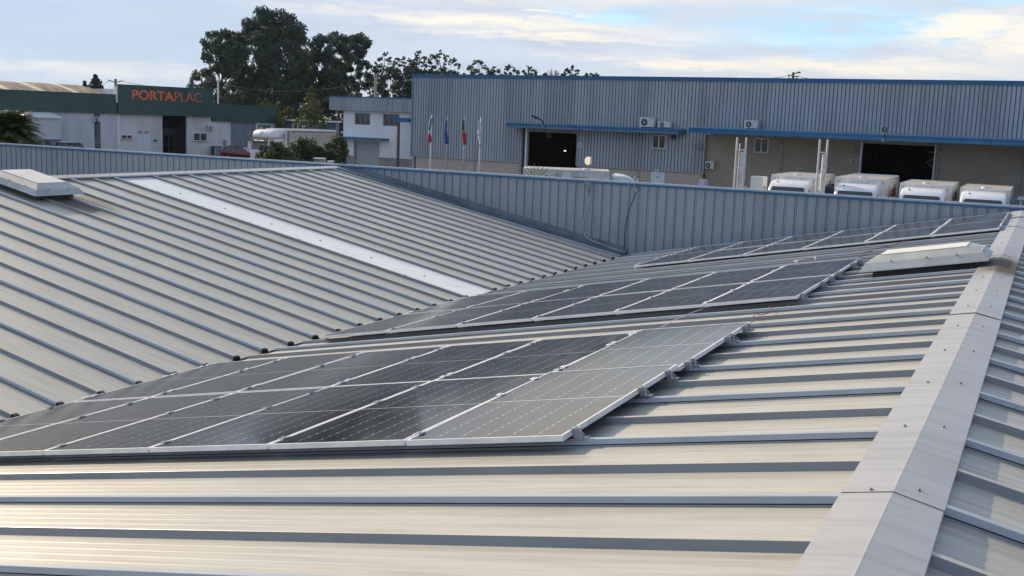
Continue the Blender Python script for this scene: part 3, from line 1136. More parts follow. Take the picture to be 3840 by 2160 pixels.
yq = PY - .02
wall_cable('white_cable', [(-10.07, yq - .05, -1.42), (-10.11, yq - .03, -1.55), (-10.10, yq, -1.70), (-10.06, yq, -1.86), (-10.11, yq, -2.05), (-10.17, yq, -2.35), (-10.16, yq, -2.62), (-10.10, yq, -2.74),
                           (-9.9, yq - .02, -2.83), (-9.6, yq - .04, -2.90), (-9.3, yq - .08, -2.97), (-9.0, yq - .12, -3.02)], .010, 'white_cable',
           'white cable hanging from the yellow antenna down the parapet')
wall_cable('black_cable', [(-8.84, yq, -1.52), (-8.90, yq, -1.72), (-9.0, yq, -2.0), (-9.05, yq, -2.25), (-9.08, yq, -2.6), (-9.07, yq, -3.02)], .009, 'black_cable',
           'dark cable running down the parapet from the small bracket')
t = thing('aerial_bracket', 'small empty metal aerial bracket clamped to the parapet top', 'bracket', (-8.92, PY - .06, -1.46))
mb = MB()
mb.tube([(-.10, 0, .16), (-.10, 0, .03), (-.06, 0, -.03), (.02, 0, -.04)], .012, 6)
mb.build('hook', 'clamp', t)
mb = MB()
mb.tube([(.05, 0, -.05), (.04, 0, .20)], .013, 6)
mb.tube([(.0, 0, .20), (.09, 0, .21)], .016, 6)
mb.build('stub_pole', 'galv', t)
mb = MB()
mb.box(.04, .13, -.01, .05, -.10, -.02)
mb.build('mount_plate', 'parapet', t)


# ------------------------------------------------------------------ far building helpers
class Site:
    """a facade frame: local x along the facade, y going behind it, z is world height minus G"""
    def __init__(s, ox, oy, deg, name, label, cat):
        s.o = Vector((ox, oy, 0))
        s.deg = deg
        a = R(deg)
        s.u = Vector((math.cos(a), math.sin(a), 0))
        s.b = Vector((-math.sin(a), math.cos(a), 0))
        s.root = thing(name, label, cat, (ox, oy, G), a) if name else None

    def uz(s, px, py, y=0.0):
        d = ray(px, py)
        o = s.o + s.b * y
        k = o.dot(s.b) / d.dot(s.b)
        q = d * k
        return (q - s.o).dot(s.u), q.z

    def w(s, u, y, z):
        return s.o + s.u * u + s.b * y + Vector((0, 0, z))

    def build(s, mb, name, mats, parent=None, **k):
        mb.v = [(x, y, z - G) for x, y, z in mb.v]
        return mb.build(name, mats, parent or s.root, **k)


def window(site, parent, u0, u1, z0, z1, y=-.03, bars=1, frame='frame_white', fw=.05, sill=True, deep=.08, panem='glass_dark'):
    mb = MB()
    mb.box(u0, u1, y, y + deep, z0, z0 + fw)
    mb.box(u0, u1, y, y + deep, z1 - fw, z1)
    mb.box(u0, u0 + fw, y, y + deep, z0 + fw, z1 - fw)
    mb.box(u1 - fw, u1, y, y + deep, z0 + fw, z1 - fw)
    for i in range(bars):
        c = u0 + (u1 - u0) * (i + 1) / (bars + 1)
        mb.box(c - fw * .6, c + fw * .6, y - .004, y + deep - .006, z0 + fw, z1 - fw)
    wd = site.build(mb, 'window', frame, parent)
    mb = MB()
    mb.box(u0 + fw, u1 - fw, y + deep * .45, y + deep * .6, z0 + fw, z1 - fw)
    site.build(mb, 'pane', panem, wd)
    if sill:
        mb = MB()
        mb.box(u0 - .06, u1 + .06, y - .06, y + .03, z0 - .06, z0 - .001)
        site.build(mb, 'sill', 'sill', wd)
    return wd


def ac_unit(loc, rz, label, w_=.88, h_=.62, side=1, group='white air conditioning units on the facades'):
    t = thing('air_conditioner', label, 'air conditioner', loc, rz, group)
    mb = MB()
    mb.box(-w_ / 2, w_ / 2, 0, .34, .06, h_)
    mb.box(-w_ / 2 + .04, -w_ / 2 + .10, 0.02, .32, 0, .06)
    mb.box(w_ / 2 - .10, w_ / 2 - .04, 0.02, .32, 0, .06)
    mb.box(-w_ / 2 - .005, w_ / 2 + .005, -.006, .345, h_, h_ + .02)
    mb.build('casing', 'ac_white', t)
    c = -w_ * .16 * side
    mb = MB()
    mb.cyl((c, -.008, h_ * .53), (0, 1, 0), h_ * .36, .01, 22)
    f = mb.build('fan_grille', 'ac_dark', t)
    mb = MB()
    mb.cyl((c, -.016, h_ * .53), (0, 1, 0), .05, .006, 12)
    mb.build('fan_hub', 'ac_white', f)
    mb = MB()
    mb.box(w_ * .28, w_ * .42, -.007, -.001, h_ * .86, h_ * .92)
    mb.build('name_plate', 'ac_dark', t)
    return t


# ------------------------------------------------------------------ big grey industrial hall
S1 = Site(-42.42, 69.01, -6.0, 'industrial_hall', 'long blue grey clad industrial hall with blue canopies and two open gates', 'industrial hall')
UE = 62.0
mb = MB()
groove_sheet(mb, 0.06, UE, -.40, 2.90, 0.0, .2325, .10, .050, .035, bev=.010)
groove_sheet(mb, 0.06, 9.55, -2.80, -.40, 0.0, .2325, .10, .050, .035, bev=.010)
groove_sheet(mb, 13.95, 23.02, -2.78, -.40, 0.0, .2325, .10, .050, .035, bev=.010)
S1.build(mb, 'cladding', ['clad', 'clad_groove'], fix=False)
mb = MB()
mb.box(-.05, UE, -.06, .10, 2.885, 3.09)
mb.box(-.06, UE, -.08, .12, 3.09, 3.12)
S1.build(mb, 'roof_trim', 'blue_trim')
mb = MB()
mb.box(-.05, .10, -.045, .10, -2.83, 2.884)
S1.build(mb, 'corner_trim', 'blue_trim_light')
mb = MB()
for a, b, zz in ((.10, 9.55, -2.80), (13.95, 23.02, -2.78)):
    mb.box(a, b, -.03, .05, zz - .05, zz)
mb.box(9.50, 9.56, -.03, .2, -2.84, -.40)
mb.box(13.89, 13.95, -.03, .2, -2.82, -.40)
mb.box(22.99, 23.05, -.03, .25, -2.82, -.40)
S1.build(mb, 'cladding_trim', 'sill')
def boxes(site, name, mt, lst, parent=None):
    for q in lst:
        mb = MB()
        mb.box(*q)
        site.build(mb, name, mt, parent)


boxes(S1, 'block_wall', 'block', [(.40, 5.55, .06, .20, G, -2.81), (5.75, 9.35, .06, .20, G, -2.81), (14.2, 18.43, .06, .20, G, -2.79), (18.66, 22.85, .06, .20, G, -2.79)])
boxes(S1, 'pilaster', 'concrete', [(a, b, .03, .24, G, -2.85) for a, b in ((5.55, 5.75), (9.35, 9.56), (13.96, 14.2), (18.43, 18.66), (22.85, 23.05))])
boxes(S1, 'block_wall', 'block_right', [(23.06, 32.50, .24, .44, G, -.40), (36.95, UE, .24, .44, G, -.40)])
boxes(S1, 'pilaster', 'concrete', [(a, b, .18, .46, G, -.41) for a, b in ((27.75, 27.96), (32.2, 32.5), (36.74, 36.95), (41.03, 41.22), (46.2, 46.4))])
mb = MB()
mb.box(9.57, 9.84, .20, .30, G, -.45)
S1.build(mb, 'gate_recess', 'ac_dark')
boxes(S1, 'gate_post', 'frame_white', [(9.85, 9.97, -.02, .25, G, -.45), (32.56, 32.66, .10, .40, G, -.42), (36.66, 36.73, .10, .40, G, -.42)])
boxes(S1, 'shutter_box', 'shutter_box', [(9.97, 13.88, .02, .30, -.68, -.42), (32.66, 36.66, .12, .40, -.52, -.41)])
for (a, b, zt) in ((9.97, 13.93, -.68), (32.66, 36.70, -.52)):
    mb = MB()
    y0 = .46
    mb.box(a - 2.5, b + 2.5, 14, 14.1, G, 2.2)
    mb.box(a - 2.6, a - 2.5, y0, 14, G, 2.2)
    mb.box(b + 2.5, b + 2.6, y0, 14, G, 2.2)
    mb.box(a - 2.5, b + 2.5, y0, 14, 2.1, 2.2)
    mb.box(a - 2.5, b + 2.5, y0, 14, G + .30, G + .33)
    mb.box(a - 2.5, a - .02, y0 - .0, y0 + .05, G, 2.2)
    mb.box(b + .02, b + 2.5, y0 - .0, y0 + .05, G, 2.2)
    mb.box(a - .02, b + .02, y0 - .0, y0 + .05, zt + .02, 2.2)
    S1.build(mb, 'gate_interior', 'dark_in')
# things glimpsed inside the gates
mb = MB()
mb.box(11.05, 11.40, .8, 1.2, -1.06, -.70)
mb.box(11.20, 11.24, .95, 1.0, -.70, -.3)
S1.build(mb, 'heater_box', 'curb')
mb = MB()
mb.box(11.22, 11.40, 3.0, 3.02, -1.98, -1.91)
S1.build(mb, 'inner_lamp', mat('lamp_glow', (.8, .8, .7), .5, emit=(1, .95, .8, 1.2)).name)
mb = MB()
for pts in ([(36.6, .8, -1.15), (36.15, .8, -1.45), (36.6, .8, -1.78)], [(36.6, .8, -.85), (36.2, .8, -.87)]):
    mb.tube([Vector(p) for p in pts], .022, 4)
S1.build(mb, 'roof_brace', 'sill')
# body of the hall: sides, roof, back
mb = MB()
mb.box(0, .2, .12, 32, G, 2.88)
mb.box(0, UE, 31.8, 32, G, 2.88)
mb.box(0, UE, .12, 32, 2.70, 2.80)
mb.box(UE - .2, UE, .46, 32, G, 2.88)
S1.build(mb, 'hall_shell', 'clad')


def canopy(u0, u1, depth, zt, zb, lipm='blue_trim_light'):
    mb = MB()
    sec = [(-depth, zt - .02), (-depth + .06, zt), (-.02, zt + .05), (-.02, zb + .02), (-depth + .16, zb), (-depth + .04, zb + .01), (-depth + .01, zb + .11)]
    mb.poly([(u0, y, z) for y, z in sec], (u1 - u0, 0, 0))
    c = S1.build(mb, 'canopy', 'blue_trim')
    mb = MB()
    mb.poly([(u0 - .01, -depth - .004, zb + .135), (u0 - .01, -depth + .02, zb - .01), (u0 - .01, -depth + .05, zb - .01), (u0 - .01, -depth + .02, zb + .135)], (u1 - u0 + .02, 0, 0))
    S1.build(mb, 'canopy_lip', lipm, c)
    return c


canopy(8.95, 21.7, 1.2, -.15, -.43)
ul, _ = S1.uz(2581, 500, -3.2)
mat('blue_lip', (0.035, 0.17, 0.36), .35, var=.08)
canopy(ul, UE, 3.2, .02, -.285, 'blue_lip')
window(S1, None, 19.43, 20.36, -1.40, -.53, y=-.05, bars=1, fw=.05)
window(S1, None, 26.15, 27.03, -1.34, -.47, y=.20, bars=1, fw=.05)
mb = MB()
mb.box(19.46, 20.41, .02, .08, G, -2.88)
d_ = S1.build(mb, 'door', 'door_white')
mb = MB()
mb.box(19.84, 20.02, .012, .018, -3.25, -3.19)
S1.build(mb, 'door_plate', 'ac_dark', d_)
mb = MB()
mb.box(19.72, 20.05, -.10, .02, -2.84, -2.72)
S1.build(mb, 'door_lamp', 'ac_white')

ac_unit(S1.w(19.20, -.55, -.11), R(-6), 'larger air conditioner on the shorter blue canopy above the window', 1.0, .64)
ac_unit(S1.w(20.38, -.50, -.10), R(-6), 'smaller air conditioner at the right end of the shorter blue canopy', .84, .42)
ac_unit(S1.w(26.12, -.60, .06), R(-6), 'lone air conditioner on the long canopy above the brick wall', .82, .50)
ac_unit(S1.w(23.45, -.12, -2.53), R(-6), 'air conditioner low on the wall beside the standing person', .55, .48)

for nm, (u, z, yy, ww, hh, dg, ms, lb) in {'a': (13.99, -1.55, -.025, .29, .28, '5', 'sign_white', 'small white number sign right of the left gate'),
                                           'b': (32.02, -1.68, .21, .27, .22, '2', 'sign_cream', 'small cream number sign left of the right gate')}.items():
    t = thing('number_sign', lb, 'sign', S1.w(u, yy, z), R(-6))
    mb = MB()
    mb.box(0, ww, -.01, .01, 0, hh)
    mb.build('plate', ms, t)
    text(dg, .2, 'digit', 'black', t, Matrix.Translation((ww * .28, -.013, hh * .18)) @ Matrix.Rotation(R(90), 4, 'X'), bold=.012, depth=.002, width=ww * .42, height=hh * .66)

t = thing('siren', 'small dark red alarm siren below the right end of the canopy', 'siren', S1.w(20.85, -.16, -.62), R(-6))
mb = MB()
mb.cyl((0, .15, 0), (0, -1, 0), .15, .12, 16, r2=.13)
mb.build('siren_body', 'siren_red', t)
mb = MB()
mb.cyl((0, .03, 0), (0, -1, 0), .07, .03, 12)
mb.build('siren_cone', 'ac_dark', t)
t = thing('yagi_aerial', 'dark little aerial on the cladding corner above the standing person', 'aerial', S1.w(22.95, -.05, -1.15), R(-6))
mb = MB()
mb.tube([(0, 0, 0), (-.75, -.15, -.03)], .012, 5)
mb.build('boom', 'clamp', t)
mb = MB()
for k in range(5):
    x = -.08 - k * .15
    mb.tube([(x, -.02, -.20 + k * .02), (x - .02, -.05, .20 - k * .02)], .010, 4)
mb.tube([(0, 0, 0), (-.16, -.1, .28)], .013, 4)
mb.tube([(0, 0, 0), (-.16, -.1, -.26)], .013, 4)
mb.build('elements', 'black', t)


def arm_lamp(loc, pts, label, ring=False):
    t = thing('canopy_lamp', label, 'outdoor lamp', loc, R(-6), 'dark lamps on bent arms above the canopies')
    mb = MB()
    mb.tube(pts, .045, 8)
    mb.build('arm', 'black', t, smooth=True)
    p, q = Vector(pts[-1]), Vector(pts[-2])
    d = (p - q).normalized()
    mb = MB()
    if ring:
        mb.tube([p + Vector((.11 * math.cos(a * math.pi / 6), 0, .11 + .11 * math.sin(a * math.pi / 6))) for a in range(13)], .035, 6)
    else:
        mb.tube([p - d * .05, p + d * .12, p + d * .42], [.05, .075, .06], 8)
    mb.build('lamp_head', 'black', t)
    mb = MB()
    mb.box(-.09, .09, -.06, .06, -.14, .08)
    mb.build('bracket', 'blue_trim_light', t)
    return t


arm_lamp(S1.w(11.98, -1.25, -.30), [(0, 0, 0), (0, 0, .22), (-.05, -.05, .36), (-.18, -.12, .47), (-.38, -.2, .55)], 'dark bent arm lamp above the left gate')
u_, z_ = S1.uz(2700 + .4425 * 1382, 400 + .4425 * 285, -3.2)
arm_lamp(S1.w(u_, -3.25, z_ + .05), [(0, 0, 0), (.02, 0, .18), (.03, 0, .42)], 'dark lamp with ring shaped head above the right gate', ring=True)

# raised pavement along the hall
mb = MB()
mb.box(-1, UE, -2.6, .05, G, G + .29)
g = S1.build(mb, 'pavement', 'paving')
g.parent = None
g.matrix_world = Matrix.Translation((S1.o.x, S1.o.y, G)) @ Matrix.Rotation(R(-6), 4, 'Z')
g['kind'] = 'structure'

# ------------------------------------------------------------------ white office
Po = at(1400, 450, 84.5)
S2 = Site(Po.x, Po.y, -4.0, 'office_building', 'white two storey office with grey clad top band and grey garage door', 'office building')
K = 84.5 / 78


def k2(u, z):
    return u * K, z * K


U0, U1 = -2.68 * K, 3.9 * K
ZB = .30 * K
wins = [(-1.69 * K, -.30 * K), (.83 * K, 2.24 * K)]
WZ0, WZ1 = -.67 * K, .155 * K
gu0, gu1, gz = -1.61 * K, .59 * K, -1.80 * K
mb = MB()
mb.box(U0, wins[0][0], 0, .25, gz, ZB)
mb.box(wins[0][1], wins[1][0], 0, .25, gz, ZB)
mb.box(wins[1][1], U1, 0, .25, gz, ZB)
for a, b in wins:
    mb.box(a, b, 0, .25, gz, WZ0)
    mb.box(a, b, 0, .25, WZ1, ZB)
pz = -2.88 * K
mb.box(U0, gu0 - .12, 0, .25, pz, gz - .0)
mb.box(gu1, U1, 0, .25, pz, gz - .0)
mb.box(U0, U0 + .25, .25, 9, G, ZB)
S2.build(mb, 'wall', 'white_wall')
boxes(S2, 'plinth', 'plinth', [(U0 - .01, gu0 - .12, -.02, .24, G, pz), (gu1, U1, -.02, .24, G, pz)])
mb = MB()
mb.box(gu0, gu1, .12, .16, G, gz)
gd = S2.build(mb, 'garage_door', 'garage_grey')
mb = MB()
mb.box(gu0 - .12, gu0, -.012, .18, G, gz)
S2.build(mb, 'door_frame', 'sill')
mb = MB()
mb.cyl((gu0 + .35, .12, G + 1.15), (0, -1, 0), .05, .02, 8)
S2.build(mb, 'handle', 'black', gd)
for a, b in wins:
    window(S2, None, a, b, WZ0, WZ1, y=.14, bars=2, frame='sill', fw=.04, deep=.08)
mb = MB()
groove_sheet(mb, -3.68 * K, U1, ZB, 1.22 * K, -.42, .2325, 0, .03, .02, bev=.006)
mb.box(-3.68 * K + .002, U1, -.38, 9.4, ZB + .001, 1.22 * K)
S2.build(mb, 'top_cladding', ['clad', 'clad_groove'], fix=False)
mb = MB()
mb.box(-3.72 * K, U1, -.46, 9.5, 1.22 * K + .001, 1.27 * K + .03)
S2.build(mb, 'roof_trim', 'blue_trim')
mb = MB()
mb.box(-3.25 * K, 1.40 * K, -.85, -.001, -1.67 * K, -1.54 * K)
S2.build(mb, 'canopy', 'blue_trim')
mb = MB()
mb.box(2.55 * K, U1, -1.3, -1.0, -.36 * K, -.07 * K)
S2.build(mb, 'entrance_beam', 'blue_trim')
mb = MB()
mb.box(2.90 * K, 3.05 * K, -1.22, -1.06, G, -.37 * K)
S2.build(mb, 'entrance_post', 'brown_post')

# ------------------------------------------------------------------ green and white works with the sign
S3 = Site(-85.13, 81.71, 72.0, 'factory_building', 'pale factory with dark green fascia and big orange lettering', 'factory')
ZF = -.775
mb = MB()
groove_sheet(mb, -45, -.02, ZF, 1.16, -.25, .30, 0, .03, .02, bev=.006)
mb.box(-45, -.03, -.22, .1, ZF + .001, 1.155)
S3.build(mb, 'fascia', ['green_clad', 'green_clad'], fix=False)
mb = MB()
groove_sheet(mb, 0, 10.72, ZF - .01, 2.19, -.45, .30, 0, .03, .015, bev=.006)
mb.box(0, 10.72, -.43, .3, ZF - .009, 2.185)
fa = S3.build(mb, 'fascia', ['green_clad', 'green_clad'], fix=False)
mb = MB()
groove_sheet(mb, 10.73, 18.9, -1.24, .64, -.25, .30, 0, .03, .02, bev=.006)
mb.box(10.73, 18.9, -.22, 8, -1.239, .635)
S3.build(mb, 'fascia', ['green_clad', 'green_clad'], fix=False)
mb = MB()
mb.box(-.16, -.005, -.40, .2, .35, 1.95)
S3.build(mb, 'fascia_edge', 'frame_white')
rot = Matrix.Rotation(R(90), 4, 'X')
o = text('PORTA', 1.2, 'letters_bold', 'orange', fa, Matrix.Translation((1.46, -.50, .72 - G)) @ rot, bold=.028, depth=.02, width=4.62, height=.98)
o = text('PLAC', 1.2, 'letters_thin', 'orange', fa, Matrix.Translation((6.17, -.50, .72 - G)) @ rot, bold=-.016, depth=.02, width=3.06, height=.98)
# walls
mb = MB()
mb.box(-45, -.0, 0, .25, G, ZF)
S3.build(mb, 'wall', 'porta_wall')
mb = MB()
boxes(S3, 'wall', 'porta_front', [(0.33, 4.88, 0, .25, G, ZF - .011), (7.86, 10.70, 0, .25, G, ZF - .011), (10.71, 12.98, .02, .25, G, -1.245), (16.3, 18.75, 0, .25, G, -1.245),
                                  (18.6, 18.75, .251, 8, G, -1.245)])
boxes(S3, 'pilaster', 'frame_white', [(0.0, .32, -.10, .2, G, ZF - .012), (4.86, 4.95, -.06, .24, G, ZF - .012), (7.80, 7.88, -.06, .24, G, ZF - .012), (12.94, 13.02, -.05, .24, G, -1.246)])
mb = MB()
mb.box(4.96, 7.79, 5, 5.1, G, -.8)
mb.box(4.90, 4.96, .25, 5, G, -.8)
mb.box(7.79, 7.85, .25, 5, G, -.8)
mb.box(4.96, 7.79, .25, 5, -.82, -.79)
S3.build(mb, 'entrance_recess', 'dark_in')
mb = MB()
mb.box(4.97, 7.78, 2.5, 2.6, -2.85, -2.10)
S3.build(mb, 'inner_wall', 'ac_dark')
mb = MB()
for x in (5.0, 5.7, 6.35, 7.0, 7.7):
    mb.box(x, x + .06, 2.48, 2.56, G, -2.86)
mb.box(4.97, 7.78, 2.47, 2.55, -3.95, -3.88)
S3.build(mb, 'glass_screen', 'hut_blue')
mb = MB()
mb.box(-2.32, -1.70, -.012, -.002, G, ZF)
S3.build(mb, 'dark_stain', 'dark_stain')
# annexe with a sloping white verge
mb = MB()
mb.poly([(-16, -2.6, G), (-6.8, -2.6, G), (-6.8, 0, G), (-16, 0, G)], (0, 0, -1.35 - G))
S3.build(mb, 'annexe', 'porta_wall')
mb = MB()
mb.poly([(-16, -2.8, -1.36), (-6.7, -2.8, -1.36), (-6.7, 0.0, -.92), (-16, 0.0, -.92)], (0, 0, .1))
S3.build(mb, 'annexe_roof', 'frame_white')
# windows, doors
window(S3, None, .45, 1.62, -3.27, -2.86, y=-.085, bars=1, fw=.05, panem='dark_in')
window(S3, None, 8.5, 10.15, -3.36, -2.50, y=-.085, bars=1, fw=.06, panem='dark_in')
mb = MB()
for (a, b, z0, z1) in ((.42, 1.66, -3.22, -2.90), (8.46, 10.22, -3.30, -2.56)):
    n_ = 3 if z1 - z0 < .5 else 5
    for i in range(n_):
        z = z0 + (z1 - z0) * i / (n_ - 1)
        mb.box(a, b, -.10, -.09, z - .006, z + .006)
    for x in (a + .01, b - .01):
        mb.box(x - .01, x + .01, -.089, -.07, z0 - .03, z1 + .03)
S3.build(mb, 'window_bars', 'frame_white')
mb = MB()
mb.box(2.16, 3.60, -.03, .05, G, -2.35)
dd = S3.build(mb, 'double_door', 'door_white')
mb = MB()
for a, b in ((2.24, 2.80), (2.94, 3.50)):
    mb.box(a, b, -.04, -.031, -2.70, -2.44)
S3.build(mb, 'transom', 'sill', dd)
mb = MB()
mb.box(2.86, 2.88, -.034, -.0301, G, -2.75)
S3.build(mb, 'door_gap', 'sill', dd)
mb = MB()
mb.box(11.98, 12.62, -.02, .03, G, -3.10)
dd = S3.build(mb, 'door', 'door_white')
mb = MB()
for x in (12.08, 12.25, 12.42):
    mb.box(x, x + .09, -.03, -.021, -4.3, -3.19)
S3.build(mb, 'door_slit', 'navy', dd)
mb = MB()
groove_sheet(mb, 13.02, 16.28, G, -1.245, .10, .22, 0, .03, .02, bev=.006)
S3.build(mb, 'roller_door', ['grey_door', 'grey_door'], fix=False)
mb = MB()
mb.box(4.05, 4.30, -.03, -.01, -3.93, -3.60)
sg = S3.build(mb, 'notice_board', 'sign_white')
mb = MB()
mb.box(4.03, 4.33, -.06, -.01, -3.53, -3.30)
mb.box(4.12, 4.26, -.06, -.031, -3.78, -3.68)
S3.build(mb, 'notice_mark', 'ac_dark', sg)
# teal sign panel
mb = MB()
mb.box(16.59, 18.11, -.07, -.01, -3.0, -1.49)
sg = S3.build(mb, 'sign_panel', 'teal_sign')
mb = MB()
c = Vector((16.93, -.078, -1.80))
mb.poly([c + Vector((-.16, 0, -.18)), c + Vector((-.17, 0, .05)), c + Vector((-.02, 0, .24)), c + Vector((.02, 0, .10)), c + Vector((-.05, 0, -.02)), c + Vector((0, 0, -.12))], (0, .004, 0))
mb.poly([c + Vector((.03, 0, -.20)), c + Vector((.17, 0, -.16)), c + Vector((.14, 0, .06)), c + Vector((.04, 0, -.02))], (0, .004, 0))
S3.build(mb, 'emblem', 'sign_white', sg)
text('PORTAPLAC', .2, 'sign_lettering', 'sign_white', sg, Matrix.Translation((16.75, -.074, -2.28 - G)) @ rot, bold=.008, depth=.002, width=1.12, height=.14)
# barrel roof of corrugated fibre cement with translucent bands
mb = MB()
NU = 260
arc = []
for j in range(15):
    a = j / 14
    arc.append((.15 + 19 * a, .72 + 1.62 * math.sin(math.pi * (.06 + .88 * a)) - .28))
us = [-45 + 44.8 * i / NU for i in range(NU + 1)]
for i, u in enumerate(us):
    for y, z in arc:
        mb.v.append((u, y, z + (.03 if i % 2 else 0)))
na = len(arc)
for i in range(NU):
    um = (us[i] + us[i + 1]) / 2
    ph = (um + 3.55) % 3.35
    mi = 1 if ph < .72 else 0
    for j in range(na - 1):
        mb.f.append((i * na + j, (i + 1) * na + j, (i + 1) * na + j + 1, i * na + j + 1))
        mb.m.append(mi)
S3.build(mb, 'barrel_roof', ['fibrecement', 'translucent_strip'], fix=False)
mb = MB()
mb.box(-45, -.2, 19, 19.2, G, .6)
mb.box(0, 10.7, .35, 12, 1.6, 1.7)
mb.box(0, .2, .35, 12, G, 1.6)
mb.box(10.5, 10.7, .35, 12, G, 1.6)
S3.build(mb, 'rear_wall', 'porta_wall')

ac_unit(S3.w(-2.15, -.45, -1.62), R(72), 'air conditioner over the dark stain on the factory wall', .62, .48)
ac_unit(S3.w(10.45, -.45, -2.18), R(72), 'air conditioner right of the barred factory window', .68, .48)
t = thing('utility_cabinet', 'grey utility cabinet at the foot of the factory wall', 'cabinet', S3.w(10.95, -.6, G), R(72))
mb = MB()
mb.box(-.45, .45, -.3, .3, 0, .95)
mb.box(-.48, .48, -.33, .33, .95, 1.0)
mb.build('casing', 'curb', t)
mb = MB()
mb.box(-.42, -.01, -.312, -.301, .06, .92)
mb.box(.01, .42, -.312, -.301, .06, .92)
mb.build('cabinet_door', 'grey_door', t)

# small blue hut behind the lorry
Ph = at(1160, 455, 128)
S4 = Site(Ph.x, Ph.y, 30.0, 'blue_hut', 'low blue hut with thin white flat roof under the trees', 'hut')
mb = MB()
mb.box(-2.9, 3.0, 0, 4, G, -.95)
S4.build(mb, 'wall', 'hut_blue')
mb = MB()
mb.box(-3.2, 3.3, -.5, 4.4, -.93, -.78)
S4.build(mb, 'flat_roof', 'frame_white')
window(S4, None, -1.9, -.7, -2.3, -1.25, y=-.06, bars=1, fw=.09)


# ------------------------------------------------------------------ vehicles
def rounded(mb, prof, xs, mi=0):
    """side profile (y,z) lofted across x with slightly smaller ends"""
    cy = sum(p[0] for p in prof) / len(prof)
    cz = sum(p[1] for p in prof) / len(prof)
    secs = []
    for x, k in xs:
        secs.append([(x, cy + (y - cy) * k, cz + (z - cz) * k) for y, z in prof])
    mb.loft(secs, mi)


def wheels(t, spots, r=.38, w_=.22):
    for x, y in spots:
        mb = MB()
        mb.cyl((x - w_ / 2, y, r), (1, 0, 0), r, w_, 20)
        wh = mb.build('wheel', 'tyre', t)
        mb = MB()
        mb.cyl((x - w_ / 2 - .005, y, r), (1, 0, 0), r * .55, w_ + .01, 12)
        mb.build('rim', 'alu', wh)


